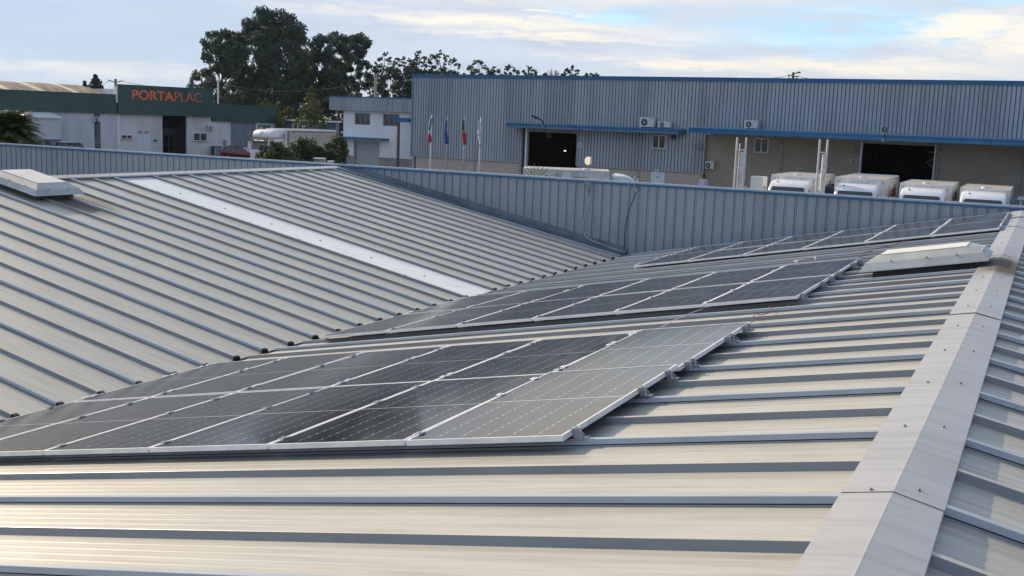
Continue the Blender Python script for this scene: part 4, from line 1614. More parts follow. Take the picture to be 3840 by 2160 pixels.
def box_truck(loc, rz, label, W=2.25, L=5.9, H=2.72, lip=False, marks=True, group='white box trucks parked nose out by the gates'):
    """front looks along local -Y; origin under the front of the box"""
    t = thing('box_truck', label, 'box truck', loc, rz, group)
    mb = MB()
    mb.box(-W / 2, W / 2, 0, L, .85, H)
    b = mb.build('cargo_box', 'truck_box', t)
    mb = MB()
    e = .035
    for x in (-1, 1):
        mb.box(x * (W / 2) - e / 2 - .004, x * (W / 2) + e / 2 + .004, -.012, L + .012, H - .05, H + .018)
        mb.box(x * (W / 2) - e / 2 - .004, x * (W / 2) + e / 2 + .004, -.014, .03, .85, H - .052)
        mb.box(x * (W / 2) - e / 2 - .004, x * (W / 2) + e / 2 + .004, L - .03, L + .014, .85, H - .052)
    for y in (-.016, L - .02):
        mb.box(-W / 2 + .022, W / 2 - .022, y, y + .036, H - .05, H + (.06 if lip and y > 0 else .016))
    mb.build('edge_rail', 'truck_white', b)
    mb = MB()
    mb.box(-W / 2 + .03, W / 2 - .03, .03, L - .03, H + .001, H + .004)
    mb.build('box_roof', 'truck_roof', b)
    mb = MB()
    mb.cyl((-.05, 1.0, H + .004), (0, 0, 1), .17, .05, 14, r2=.15)
    mb.cyl((-.05, 1.0, H + .054), (0, 0, 1), .20, .02, 14, r2=.17)
    mb.build('roof_ventilator', 'truck_white', b)
    for x in (-1, 1):
        mb = MB()
        mb.cyl((x * (W / 2 - .16), -.005, H - .20), (0, -1, 0), .03, .03, 8)
        mb.build('marker_lamp', 'ac_dark', b)
    # cab
    cw = 1.96
    mb = MB()
    prof = [(-1.72, .42), (-1.80, .85), (-1.76, 1.34), (-1.42, 2.06), (-1.28, 2.22), (-1.02, 2.37), (-.70, 2.44), (-.34, 2.46), (-.16, 2.40), (-.12, .42)]
    rounded(mb, prof, [(-cw / 2, .90), (-cw / 2 + .04, .955), (-cw / 2 + .13, .99), (0, 1.0), (cw / 2 - .13, .99), (cw / 2 - .04, .955), (cw / 2, .90)])
    c = mb.build('cab', 'truck_white', t, smooth=False)
    bv = c.modifiers.new('round', 'BEVEL')
    bv.width = .05
    bv.segments = 3
    bv.limit_method = 'ANGLE'
    bv.angle_limit = R(25)
    for p in c.data.polygons:
        p.use_smooth = True
    mb = MB()
    mb.poly([(-.86, -1.745, 1.40), (.86, -1.745, 1.40), (.82, -1.445, 2.03), (.76, -1.405, 2.12), (-.76, -1.405, 2.12), (-.82, -1.445, 2.03)], (0, -.025, .012))
    mb.build('windscreen', 'glass_dark', c)
    for x in (-1, 1):
        mb = MB()
        mb.poly([(x * (cw / 2 - .012), -1.50, 1.40), (x * (cw / 2 - .012), -1.20, 2.0), (x * (cw / 2 - .012), -.55, 2.0), (x * (cw / 2 - .012), -.55, 1.40)], (x * .03, 0, 0))
        mb.build('side_window', 'glass_dark', c)
        mb = MB()
        mb.tube([(x * .93, -1.6, 1.62), (x * 1.08, -1.66, 1.60)], .015, 5)
        mb.box(x * 1.12 - .07, x * 1.12 + .07, -1.72, -1.64, 1.38, 1.74)
        mb.build('mirror', 'black', c)
        mb = MB()
        mb.box(x * .72 - .13, x * .72 + .13, -1.81, -1.74, .74, .92)
        mb.build('headlight', 'globe', c)
    mb = MB()
    mb.tube([(-.62, -.93, 2.40), (-.62, -.80, 2.60)], .008, 5)
    mb.cyl((-.62, -1.05, 2.34), (0, 0, 1), .035, .05, 8)
    mb.build('aerial', 'black', c)
    mb = MB()
    mb.box(-.93, .93, -1.86, -1.70, .34, .66)
    mb.build('bumper', 'truck_white', c)
    mb = MB()
    mb.box(-.45, -.32, -1.4, L, .55, .84)
    mb.box(.32, .45, -1.4, L, .55, .84)
    mb.build('chassis', 'black', t)
    wheels(t, [(-.85, -1.15), (.85, -1.15), (-.85, L - 1.5), (.85, L - 1.5)])
    if marks:
        # red splash and dark brushed lettering on the side of the box
        x = W / 2 + .006
        mb = MB()
        for (y, z, ww, hh, tl) in ((1.5, 1.98, .22, .62, .16), (1.85, 2.08, .16, .50, -.18), (2.1, 1.92, .18, .4, .3), (1.2, 1.82, .16, .3, .4)):
            mb.poly([(x, y, z - hh / 2), (x, y + ww, z - hh / 2 + .04), (x, y + ww * .8 + tl, z + hh / 2), (x, y + ww * .3 + tl, z + hh / 2 - .05)], (.004, 0, 0))
        mb.build('red_marks', 'mark_red', b)
        M_ = Matrix(((0, 0, 1, x), (1, 0, 0, 2.5), (0, 1, 0, 1.72), (0, 0, 0, 1)))
        text('ofs', .5, 'side_lettering', 'mark_dark', b, M_, bold=.02, depth=.003, width=2.0, height=.66)
    return t


P5 = at(2980, 700, 58)
uv = Vector((.9945, -.1045, 0))
tl = ['leftmost white box truck, seen between the two white lattice posts', 'second white box truck from the left, its box the tallest with a rear lip',
      'third white box truck, in front of the right jamb of the open gate', 'rightmost white box truck with a cream grey box roof']
for i, (u0, u1, lip) in enumerate(((-1.21, 1.12, 0), (2.10, 4.52, 1), (5.26, 7.58, 0), (8.05, 10.2, 0))):
    c = P5 + uv * ((u0 + u1) / 2)
    zt = (-2.25, -2.18, -2.29, -2.34)[i]
    t = box_truck((c.x, c.y, G), R(0.5), tl[i], W=u1 - u0, L=(5.2, 5.4, 5.6, 5.3)[i], H=zt - G, lip=bool(lip), marks=i < 3)

# white lorry right behind the parapet, nose to the right
pa, pb = at(1945, 640, 50), at(2262, 655, 50)
ang = math.atan2(pb.y - pa.y, pb.x - pa.x)
Lb = (pb - pa).xy.length
t = box_truck((pb.x, pb.y + .6, G), ang + R(90) + math.pi, 'placeholder', W=2.2, L=Lb, H=at(1945, 630, 50).z - G + .02, marks=False, group=None)
t.rotation_euler = (0, 0, ang + R(90))
t['label'] = 'long white box truck side on, close behind the parapet and the yellow antenna'
b = [o for o in COL.objects if o.parent == t and o.name.startswith('cargo_box')][0]
M_ = Matrix(((0, 0, 1, 1.11), (-1, 0, 0, 2.05), (0, 1, 0, 2.27), (0, 0, 0, 1)))
M_ = Matrix(((0, 0, -1, -1.106), (-1, 0, 0, 1.62), (0, 1, 0, 2.42), (0, 0, 0, 1)))
[o for o in COL.objects if o.parent == t and o.name.startswith('cab')][0].scale = (1.04, 1.0, 1.085)
text('SPRINT', .1, 'side_lettering', 'mark_dark', b, M_, bold=.0, depth=.002, width=.62, height=.09)


def car(loc, rz, label, paint, L=4.4, W=1.78, H=1.45, hatch=False, rack=False):
    t = thing('parked_car', label, 'car', loc, rz, 'parked cars by the factory')
    mb = MB()
    prof = [(-L / 2, .35), (-L / 2 - .02, .62), (-L / 2 + .12, .78), (-L * .24, .92), (L * .30, .96), (L / 2 - .08, .94), (L / 2, .70), (L / 2 - .02, .35)]
    rounded(mb, prof, [(-W / 2, .92), (-W / 2 + .08, .985), (0, 1), (W / 2 - .08, .985), (W / 2, .92)])
    b = mb.build('body', paint, t, smooth=True)
    r0, r1 = (-L * .25, L * (.46 if hatch else .36))
    mb = MB()
    prof = [(r0, .90), (-L * .07, H - .10), (L * .02, H - .02), (L * .12, H), (L * (.30 if hatch else .2), H - .04), (r1, .92)]
    cy = sum(p[0] for p in prof) / 6
    secs = []
    for x, k in ((-W / 2 + .06, 0), (-W / 2 + .20, 1), (W / 2 - .20, 1), (W / 2 - .06, 0)):
        secs.append([(x if k or z < 1.0 else x * .80, y, (z if k else min(z, H - .06))) for y, z in prof])
    mb.loft(secs)
    mb.build('glasshouse', 'glass_dark', b)
    mb = MB()
    rp = [(-L * .065, H - .085), (L * .02, H + .0), (L * .12, H + .015), (L * (.30 if hatch else .2), H - .02), (L * (.36 if hatch else .25), H - .12)]
    for i in range(len(rp) - 1):
        (ya, za), (yb, zb_) = rp[i], rp[i + 1]
        mb.add([(-W / 2 + .24, ya, za), (W / 2 - .24, ya, za), (W / 2 - .24, yb, zb_), (-W / 2 + .24, yb, zb_)], [(0, 1, 2, 3)])
        for s_ in (-1, 1):
            mb.add([(s_ * (W / 2 - .24), ya, za), (s_ * (W / 2 - .24), yb, zb_), (s_ * (W / 2 - .19), yb, zb_ - .07), (s_ * (W / 2 - .19), ya, za - .07)], [(0, 1, 2, 3)])
    for s_ in (-1, 1):
        for ya, za, yb, zb_ in ((-L * .065, H - .10, r0, .90), (L * .06, H - .05, L * .07, .92), (rp[-1][0], rp[-1][1], r1, .92)):
            mb.tube([(s_ * (W / 2 - .17), ya, za), (s_ * (W / 2 - .055), yb, zb_)], .035, 5)
    mb.build('roof_shell', paint, b)
    for s_ in (-1, 1):
        mb = MB()
        mb.box(s_ * (W / 2 - .22) - .14, s_ * (W / 2 - .22) + .14, L / 2 - .07, L / 2 + .005, .70, .84)
        mb.build('tail_light', 'mark_red', b)
        mb = MB()
        mb.box(s_ * (W / 2 - .24) - .14, s_ * (W / 2 - .24) + .14, -L / 2 - .01, -L / 2 + .1, .60, .73)
        mb.build('headlight', 'globe', b)
    if rack:
        mb = MB()
        for s_ in (-1, 1):
            mb.tube([(s_ * (W / 2 - .28), -.2, H + .07), (s_ * (W / 2 - .28), 1.3, H + .05)], .02, 5)
        mb.build('roof_rack', 'alu', t)
    wheels(t, [(-W / 2 + .12, -L * .3), (W / 2 - .12, -L * .3), (-W / 2 + .12, L * .29), (W / 2 - .12, L * .29)], .31, .2)
    return t


p = at(912, 560, 112)
car((p.x, p.y, G), R(98), 'dark red hatchback half hidden behind the hedge beside the white lorry', 'car_red', L=4.3, H=at(905, 548, 112).z - G, hatch=True)
p = at(206, 535, 108)
car((p.x, p.y, G), R(80), 'dark blue car with roof rack behind the slate blue car', 'car_blue', L=4.3, H=at(200, 523, 108).z - G, hatch=True, rack=True)
p = at(252, 540, 103)
car((p.x, p.y, G), R(-104), 'slate blue saloon by the factory wall right of the palm', 'car_slate', L=4.5, H=at(240, 529, 103).z - G)

# big lorry at the hedge: cab, high roof fairing, curtain sided body
pf = at(1030, 500, 105)
t = thing('curtain_lorry', 'white lorry with grey curtain sides and tall cab fairing behind the hedge', 'lorry', (pf.x, pf.y, G), 0)
hd = R(38)
t.rotation_euler = (0, 0, hd - R(90) + R(28))
ZT = at(1085, 484, 105).z - G
Wl, Ll = 2.5, 7.2
t.rotation_euler = (0, 0, R(-5))
# local: front looks to -Y, right side (x+) turned to the camera
mb = MB()
mb.box(-Wl / 2, Wl / 2, .2, Ll, .95, ZT - .03)
bd = mb.build('curtain_body', 'curtain', t)
mb = MB()
mb.box(-Wl / 2 - .02, Wl / 2 + .02, .16, Ll + .03, ZT - .16, ZT)
mb.build('roof_edge', 'truck_white', bd)
mb = MB()
mb.box(-Wl / 2 - .012, Wl / 2 + .012, .15, .30, .95, ZT - .17)
mb.build('front_wall', 'truck_box', bd)
mb = MB()
mb.box(Wl / 2 + .013, Wl / 2 + .02, .40, .62, .95, ZT - .18)
mb.build('dark_strap', 'grey_door', bd)
mb = MB()
mb.box(Wl / 2 + .003, Wl / 2 + .02, .9, Ll - .2, ZT - .26, ZT - .19)
mb.build('curtain_rail', 'ac_dark', bd)
mb = MB()
prof = [(-2.0, .5), (-2.05, 1.2), (-1.92, 2.25), (-1.80, 2.42), (0.0, 2.48), (0.0, .5)]
rounded(mb, prof, [(-1.15, .93), (-1.05, .985), (0, 1), (1.05, .985), (1.15, .93)])
cb_ = mb.build('cab', 'truck_white', t)
mb = MB()
prof = [(-1.78, 2.46), (-1.72, 2.82), (-1.52, 3.12), (-1.15, 3.26), (-.05, 3.30), (0.0, 2.5)]
rounded(mb, prof, [(-1.12, .93), (-1.02, .985), (0, 1), (1.02, .985), (1.12, .93)])
fr = mb.build('roof_fairing', 'truck_white', cb_, smooth=True)
mb = MB()
mb.poly([(-1.0, -2.07, 1.45), (1.0, -2.07, 1.45), (.95, -1.955, 2.18), (-.95, -1.955, 2.18)], (0, -.012, .003))
mb.build('windscreen', 'glass_dark', cb_)
mb = MB()
mb.poly([(-1.05, -2.20, 2.12), (1.05, -2.20, 2.12), (1.0, -1.85, 2.47), (-1.0, -1.85, 2.47)], (0, 0, .04))
vs = mb.build('sun_visor', 'tyre', cb_)
mb = MB()
for x0, x1_ in ((-.55, -.2), (-.1, .1), (.2, .6)):
    mb.add([(x0, -2.135, 2.235), (x1_, -2.135, 2.235), (x1_, -2.06, 2.31), (x0, -2.06, 2.31)], [(0, 1, 2, 3)])
mb.build('visor_marks', 'sign_white', vs)
for s_ in (-1, 1):
    mb = MB()
    mb.poly([(s_ * 1.155, -1.75, 1.5), (s_ * 1.155, -1.68, 2.12), (s_ * 1.155, -.85, 2.12), (s_ * 1.155, -.85, 1.5)], (s_ * .01, 0, 0))
    mb.build('side_window', 'glass_dark', cb_)
    mb = MB()
    mb.box(s_ * 1.3 - .06, s_ * 1.3 + .06, -2.1, -1.98, 1.5, 2.15)
    mb.build('mirror', 'truck_white', cb_)
mb = MB()
mb.tube([(.16 * math.cos(a * math.pi / 8), -1.68 + .16 * math.sin(a * math.pi / 8) * .5, 2.92 + .13 * math.sin(a * math.pi / 8)) for a in range(14)], .02, 5)
mb.build('fairing_emblem', 'ac_dark', fr)
wheels(t, [(-1.0, -1.3), (1.0, -1.3), (-1.0, 4.6), (1.0, 4.6), (-1.0, 5.7), (1.0, 5.7)], .48, .28)

# ------------------------------------------------------------------ white lattice posts before the trucks
for (px, py, rz, kk, lb) in ((2782, 515, -6, 1, 'white lattice post left of the first box truck'), (3090, 523, 50, -1, 'narrower white lattice post between the first two box trucks')):
    p = at(px, py, 56.5)
    H = p.z - G
    t = thing('lattice_post', lb, 'post', (p.x, p.y, G), R(rz), 'white lattice posts before the long canopy')
    mb = MB()
    mb.tube([(-.24, 0, 0), (-.24, 0, H)], .052, 8)
    mb.tube([(-.13, .12, 0), (-.13, .12, H * .93)], .035, 8)
    mb.tube([(.24, 0, 0), (.24, 0, H)], .052, 8)
    mb.cyl((-.24, 0, H * .90), (0, 0, 1), .066, .03, 8)
    mb.cyl((.24, 0, H * .90), (0, 0, 1), .066, .03, 8)
    mb.build('post_tubes', 'white_rail', t)
    for z in (.42, .66, .86):
        m2 = MB()
        m2.tube([(-.24, 0, H * z), (.24, 0, H * z)], .035, 6)
        m2.build('rung', 'white_rail', t)
    mb = MB()
    mb.box(-.0, .20, -.03, .05, .1, H * .84)
    pl = mb.build('web_plate', 'truck_box', t)
    for z in (.28, .38, .50, .58, .70):
        m2 = MB()
        m2.cyl((.12, -.036, H * z), (0, 1, 0), .028, .006, 8)
        m2.build('bolt_hole', 'ac_dark', pl)
    mb = MB()
    d_ = 1 if kk > 0 else -1
    a_ = R(-rz)
    mb.tube([(.1, 0, H * .47), (.1 + d_ * 1.15 * math.cos(a_), d_ * 1.15 * math.sin(a_), H * .37), ], .04, 6)
    mb.tube([(.1 + d_ * 1.15 * math.cos(a_), d_ * 1.15 * math.sin(a_), H * .37), (.1 + d_ * 1.3 * math.cos(a_), d_ * 1.3 * math.sin(a_), 0)], .04, 6)
    mb.build('brace', 'white_rail', t)

# white cabinet by the wall behind the left post
p = at(2845, 690, 62)
t = thing('steel_cabinet', 'white steel cabinet standing left of the first box truck', 'cabinet', (p.x, p.y, G), R(-10))
mb = MB()
zt = at(2845, 661, 62).z - G
mb.box(-.36, .36, -.3, .3, 0, zt)
mb.build('casing', 'door_white', t)
mb = MB()
for i in range(9):
    mb.box(.361, .372, -.22, .22, zt * .45 + i * .09, zt * .45 + i * .09 + .05)
mb.build('louvre', 'ac_dark', t)
# dark box and lamp right of the last truck
p = at(3815, 720, 57)
t = thing('waste_container', 'dark container with pale lid at the right edge beside the last truck', 'container', (p.x, p.y, G), 0)
mb = MB()
mb.frustum((-.8, .8, -.5, .5), 0, (-.9, .9, -.6, .6), 2.1)
mb.quad((-.9, -.6, 2.1), (.9, -.6, 2.1), (.9, .6, 2.1), (-.9, .6, 2.1))
mb.build('bin_body', 'grey_door', t)
mb = MB()
mb.box(.05, .35, -.7, -.5, 2.12, 2.28)
mb.tube([(.2, -.62, 1.2), (.2, -.62, 2.12)], .05, 6)
mb.build('lid_handle', 'ac_white', t)
p = at(3126, 705, 60)
t = thing('blue_tank', 'dark navy rounded tank between the first two box trucks', 'tank', (p.x, p.y, G), 0)
mb = MB()
mb.tube([(0, 0, .0), (0, 0, .3), (0, 0, 1.9), (0, 0, 2.1), (0, 0, 2.2)], [.55, .6, .6, .45, .1], 18)
mb.build('tank_shell', 'navy', t, smooth=True)
mb = MB()
mb.cyl((0, 0, 2.18), (0, 0, 1), .15, .06, 10)
mb.build('tank_cap', 'black', t)

# white picket railing
p0, p1 = at(2290, 664, 58), at(2392, 672, 58)
t = thing('picket_railing', 'low white picket railing behind the small parapet bracket', 'railing', (p0.x, p0.y, G))
d = p1 - p0
zt = p0.z - G
for i in range(9):
    q = d * (i / 8)
    mb = MB()
    mb.box(q.x - .03, q.x + .03, q.y - .03, q.y + .03, 0, zt + (.08 if i % 2 else 0))
    mb.build('picket', 'white_rail', t)
for zz in (zt - .16, zt - .8):
    mb = MB()
    mb.tube([(0, 0, zz), (d.x, d.y, zz)], .035, 6)
    mb.build('rail', 'white_rail', t)
# concrete meter boxes by the hedge
for (px, py, ww, lb, mt_) in ((1199, 592, .62, 'grey concrete meter box before the hedge', 'concrete'), (1240, 603, .30, 'small white meter box right of the concrete one', 'frame_white')):
    p = at(px, py, 66)
    t = thing('meter_box', lb, 'meter box', (p.x, p.y, G), R(20))
    mb = MB()
    h_ = p.z - G
    mb.box(-ww / 2, ww / 2, -.2, .2, 0, h_ - .05)
    mb.build('box_body', mt_, t)
    mb = MB()
    mb.box(-ww / 2 - .03, ww / 2 + .03, -.23, .23, h_ - .05, h_)
    mb.build('lid', 'frame_white', t)

# ------------------------------------------------------------------ flags
fl = [(1618.6, 432, 'blue, white and red flag, leftmost of the four flagpoles', [('flag_sky', .50), ('flag_white', .12), ('flag_red', .38)]),
      (1678.7, 438, 'plain blue flag with yellow stars hanging limp, second flagpole', [('flag_blue', 1.0)]),
      (1744.4, 440, 'green and red flag hanging limp, third flagpole', [('flag_green', .45), ('flag_yellow', .04), ('flag_red', .51)]),
      (1803.4, 442, 'white flag with small blue mark, rightmost of the four flagpoles', [('flag_white', 1.0)])]
for i, (px, py, lb, bands) in enumerate(fl):
    p = at(px, py, 68)
    H = p.z - G
    t = thing('flagpole', lb, 'flagpole', (p.x, p.y, G), R(-15), 'four flagpoles before the clad hall')
    mb = MB()
    mb.tube([(0, 0, 0), (0, 0, H * .5), (0, 0, H)], [.055, .045, .028], 8)
    mb.tube([(0, 0, H), (0, 0, H + .06)], [.05, .02], 8)
    mb.build('pole', 'white_rail' if i in (0, 3) else 'sill', t, smooth=True)
    z = H - .22
    Lf = 1.42 if i < 3 else 1.5
    off = 0
    for bm, fr_ in bands:
        mb = MB()
        ns = 10
        secs = []
        for j in range(ns + 1):
            q = off + fr_ * j / ns
            zz = z - Lf * q
            wd = .07 + .095 * math.sin(min(1, q * 1.25) * math.pi * .72) + .03 * math.sin(q * 9 + i)
            cx_ = -.10 * math.sin(q * 2.6 + i * .6) - .02
            row = []
            for k in range(13):
                a = 2 * math.pi * k / 13
                rr = 1 + .32 * math.sin(a * 4 + q * 3 + i)
                row.append((cx_ + wd * .72 * rr * math.cos(a), .09 * rr * math.sin(a), zz + .05 * math.cos(a * 2 + i)))
            secs.append(row)
        mb.loft(secs)
        c = mb.build('flag_cloth', bm, t, smooth=True)
        off += fr_
    if i == 1:
        mb = MB()
        for k in range(5):
            a = k * 1.3
            mb.cyl((-.10 + .05 * math.cos(a), -.115, z - .35 - .16 * k), (0, -1, 0), .022, .006, 5)
        mb.build('stars', 'flag_yellow', c)
    if i == 3:
        mb = MB()
        mb.cyl((-.08, -.12, z - .82), (0, -1, 0), .045, .006, 8)
        mb.build('flag_mark', 'flag_blue', c)


# ------------------------------------------------------------------ person
def skin_body(name, joints, edges, radii, mt, parent, sub=2):
    me = bpy.data.meshes.new(name)
    me.from_pydata(joints, edges, [])
    o = bpy.data.objects.new(name, me)
    COL.objects.link(o)
    o.parent = parent
    sk = o.modifiers.new('skin', 'SKIN')
    for i, r in enumerate(radii):
        me.skin_vertices[0].data[i].radius = r if isinstance(r, tuple) else (r, r)
    me.skin_vertices[0].data[0].use_root = True
    ss = o.modifiers.new('sub', 'SUBSURF')
    ss.levels = ss.render_levels = sub
    me.materials.append(MATS[mt])
    return o


p = at(2640, 655, 67.4)
Hm = 1.74
t = thing('person', 'person in pale shirt and dark trousers standing below the cladding corner', 'person', (p.x, p.y, p.z - Hm), R(12))
J = [(0, 0, .95), (0, .0, 1.10), (0, .0, 1.30), (0, .01, 1.44), (0, 0, 1.50), (0, -.005, 1.57), (0, -.01, 1.65),
     (.16, .01, 1.41), (.22, .02, 1.16), (.21, -.04, .92), (-.16, .01, 1.41), (-.22, .02, 1.16), (-.21, -.04, .92),
     (.10, 0, .88), (.11, -.01, .48), (.12, .02, .08), (.13, -.14, .04), (-.10, 0, .88), (-.11, -.01, .48), (-.12, .02, .08), (-.13, -.14, .04)]
E = [(0, 1), (1, 2), (2, 3), (3, 4), (4, 5), (5, 6), (3, 7), (7, 8), (8, 9), (3, 10), (10, 11), (11, 12), (0, 13), (13, 14), (14, 15), (15, 16), (0, 17), (17, 18), (18, 19), (19, 20)]
Rr = [(.15, .11), (.14, .10), (.16, .11), (.10, .08), .055, (.075, .09), (.078, .095), .055, .045, .03, .055, .045, .03, .085, .055, .04, .035, .085, .055, .04, .035]
bodyo = skin_body('body', J, E, Rr, 'skin', t)
J = [(0, 0, .93), (0, 0, 1.10), (0, 0, 1.30), (0, .01, 1.44), (.17, .01, 1.41), (.235, .02, 1.16), (.225, -.04, .96), (-.17, .01, 1.41), (-.235, .02, 1.16), (-.225, -.04, .96)]
skin_body('shirt', J, [(0, 1), (1, 2), (2, 3), (3, 4), (4, 5), (5, 6), (3, 7), (7, 8), (8, 9)], [(.17, .125), (.165, .12), (.18, .13), (.10, .09), .075, .062, .05, .075, .062, .05], 'shirt', t)
J = [(0, 0, .92), (.10, 0, .86), (.11, -.01, .48), (.12, .02, .10), (-.10, 0, .86), (-.11, -.01, .48), (-.12, .02, .10)]
skin_body('trousers', J, [(0, 1), (1, 2), (2, 3), (0, 4), (4, 5), (5, 6)], [(.16, .12), .10, .075, .06, .10, .075, .06], 'trousers', t)
mb = MB()
secs = []
for j in range(6):
    a = j / 5 * math.pi * .52
    rr = math.cos(a)
    secs.append([(.093 * rr * math.cos(b_ * math.pi / 6), .012 + .108 * rr * math.sin(b_ * math.pi / 6), 1.645 + .115 * math.sin(a)) for b_ in range(12)])
mb.loft(secs)
mb.build('hair', 'hair', t, smooth=True)
mb = MB()
for s_ in (-1, 1):
    mb.cyl((s_ * .032, -.098, 1.625), (0, -1, 0), .012, .006, 8)
mb.build('eyes', 'black', bodyo)
mb = MB()
mb.poly([(-.012, -.098, 1.585), (.012, -.098, 1.585), (0, -.10, 1.63)], (0, -.022, -.006))
mb.build('nose', 'skin', bodyo)


# ------------------------------------------------------------------ foliage
def leaves(mb, c, r, n, size, flat=1.0, rng=random, shell=.45, aspect=.55, hang=0.0):
    c = Vector(c)
    for _ in range(n):
        while True:
            d = Vector((rng.uniform(-1, 1), rng.uniform(-1, 1), rng.uniform(-1, 1)))
            if .01 < d.length < 1:
                break
        d.normalize()
        rad = r * (shell + (1 - shell) * rng.random() ** .6)
        p = c + Vector((d.x * rad, d.y * rad, d.z * rad * flat))
        a = Vector((rng.gauss(0, 1), rng.gauss(0, 1), rng.gauss(0, 1) - hang)).normalized()
        b = a.orthogonal().normalized()
        b = (b + a.cross(b) * rng.uniform(-1, 1)).normalized()
        s_ = size * rng.uniform(.6, 1.35)
        a = a * s_
        b = b * s_ * aspect
        mb.add([p - a, p + b * .9, p + a, p - b * .9], [(0, 1, 2, 3)])


def tree(name, label, cat, lobes, D, base_px, mt='leaf_euc', density=1.0, leaf=.17, group=None, depth=.8, seed=1, trunk=.22, flat=.85, trunk_top=.75, holes=.12, sub=7, lobe=1.30, spread_=.80):
    """lobes in photo px of the 2576 wide view (x, y, r) -> real clusters at about D metres, each its own depth"""
    rng = random.Random(seed)
    k = 1.4907
    mpp = D / FPX * k
    base = at(base_px * k, 500, D)
    t = thing(name, label, cat, (base.x, base.y, G), 0, group)
    fwd = Vector((base.x, base.y, 0)).normalized()
    org = Vector((base.x, base.y, G))
    mb = MB()
    cs = []
    xs = [l[0] for l in lobes]
    spread = (max(xs) - min(xs)) * mpp * .5 + 1
    for (x, y, r) in lobes:
        if rng.random() < holes * .3:
            continue
        c = at(x * k, y * k, D)
        dz = rng.uniform(-1, 1) * spread * depth
        c = c + fwd * dz
        rr = r * mpp * lobe
        cs.append((c, rr))
        # every lobe is a handful of clumps
        for j in range(sub):
            d = Vector((rng.gauss(0, 1), rng.gauss(0, 1), rng.gauss(0, 1) * .9))
            d = d.normalized() * rr * rng.uniform(.25, spread_)
            cr = rr * rng.uniform(.30, .66) * (.8 if spread_ > 1 else 1)
            nn = int(density * (cr / leaf) ** 2 * 6.0)
            leaves(mb, c + d - org, cr, max(12, nn), leaf, flat, rng, .05)
    mb.build('crown', mt, t, fix=False)
    # trunk and limbs
    top = max(c.z for c, _ in cs)
    low = min(c.z for c, _ in cs)
    mb = MB()
    zt = G + (top - G) * trunk_top
    pts = []
    for j in range(7):
        a = j / 6
        pts.append(Vector((rng.uniform(-1, 1) * .25 * a, rng.uniform(-1, 1) * .25 * a, (zt - G) * a)))
    mb.tube(pts, [trunk * (1 - .75 * j / 6) for j in range(7)], 7)
    for c, rr in cs:
        q = c - org
        a = min(.95, max(.25, (q.z - rr * 1.2) / max(.1, (zt - G)) * .75))
        i0 = min(5, int(a * 6))
        s0 = pts[i0].lerp(pts[i0 + 1], a * 6 - i0)
        mid = s0.lerp(q, .5) + Vector((0, 0, -.12 * (q - s0).length))
        mb.tube([s0, mid, q], [trunk * .35, trunk * .22, trunk * .08], 5)
    mb.build('trunk', 'bark', t, smooth=True)
    return t


GT = 'tall trees rising behind the factory and office'
EUC = [
    ('tallest eucalyptus, its broad dark crown topping the skyline', [(640, 62, 24), (662, 48, 20), (692, 46, 22), (718, 50, 20), (738, 75, 24), (622, 95, 24), (655, 95, 34), (700, 92, 36), (745, 112, 26), (612, 125, 22), (645, 145, 38), (690, 140, 40),
      (735, 150, 34), (765, 150, 22), (620, 180, 34), (665, 195, 40), (710, 195, 40), (755, 190, 32), (640, 235, 36), (690, 245, 38), (735, 235, 36), (610, 260, 26), (665, 280, 32), (715, 285, 30)], 150, 690, .36),
    ('leaning eucalyptus at the left end of the grove, lacy crown edge', [(545, 92, 18), (570, 85, 16), (590, 100, 18), (530, 120, 20), (560, 125, 24), (595, 130, 22), (522, 150, 16), (550, 165, 26), (590, 170, 26), (520, 190, 15), (540, 210, 22), (580, 215, 26), (515, 225, 12),
      (545, 250, 20), (590, 255, 26), (605, 200, 20)], 146, 560, .28),
    ('rounded eucalyptus just right of the tallest one', [(785, 108, 18), (805, 105, 16), (790, 135, 24), (772, 160, 24), (812, 150, 22), (795, 185, 28), (775, 215, 26), (815, 210, 24), (790, 245, 28), (820, 255, 22)], 152, 795, .24),
    ('slim eucalyptus with two small domes of leaf', [(838, 100, 15), (860, 96, 15), (848, 122, 20), (835, 145, 18), (868, 140, 18), (852, 165, 22), (838, 195, 20), (862, 205, 20), (850, 240, 22), (866, 265, 16)], 155, 852, .22),
    ('eucalyptus right of the slim one, airy below its crown', [(890, 95, 14), (908, 98, 15), (920, 112, 12), (892, 120, 16), (912, 135, 15), (898, 150, 16), (882, 175, 14), (905, 180, 14), (925, 165, 11), (890, 205, 14)], 158, 902, .2),
    ('small pale eucalyptus peeping over the left of the grove', [(492, 188, 10), (484, 200, 9), (502, 200, 10), (480, 214, 8), (495, 216, 9), (510, 222, 9), (487, 230, 8)], 170, 494, .12),
]
for i, (lb, lobes, D, bx, tr) in enumerate(EUC):
    tree('eucalyptus_tree', lb, 'tree', lobes, D, bx, 'leaf_euc', 1.25 if i != 5 else .7, .19, GT, seed=20 + i, trunk=tr * 1.2, holes=0, lobe=1.38)

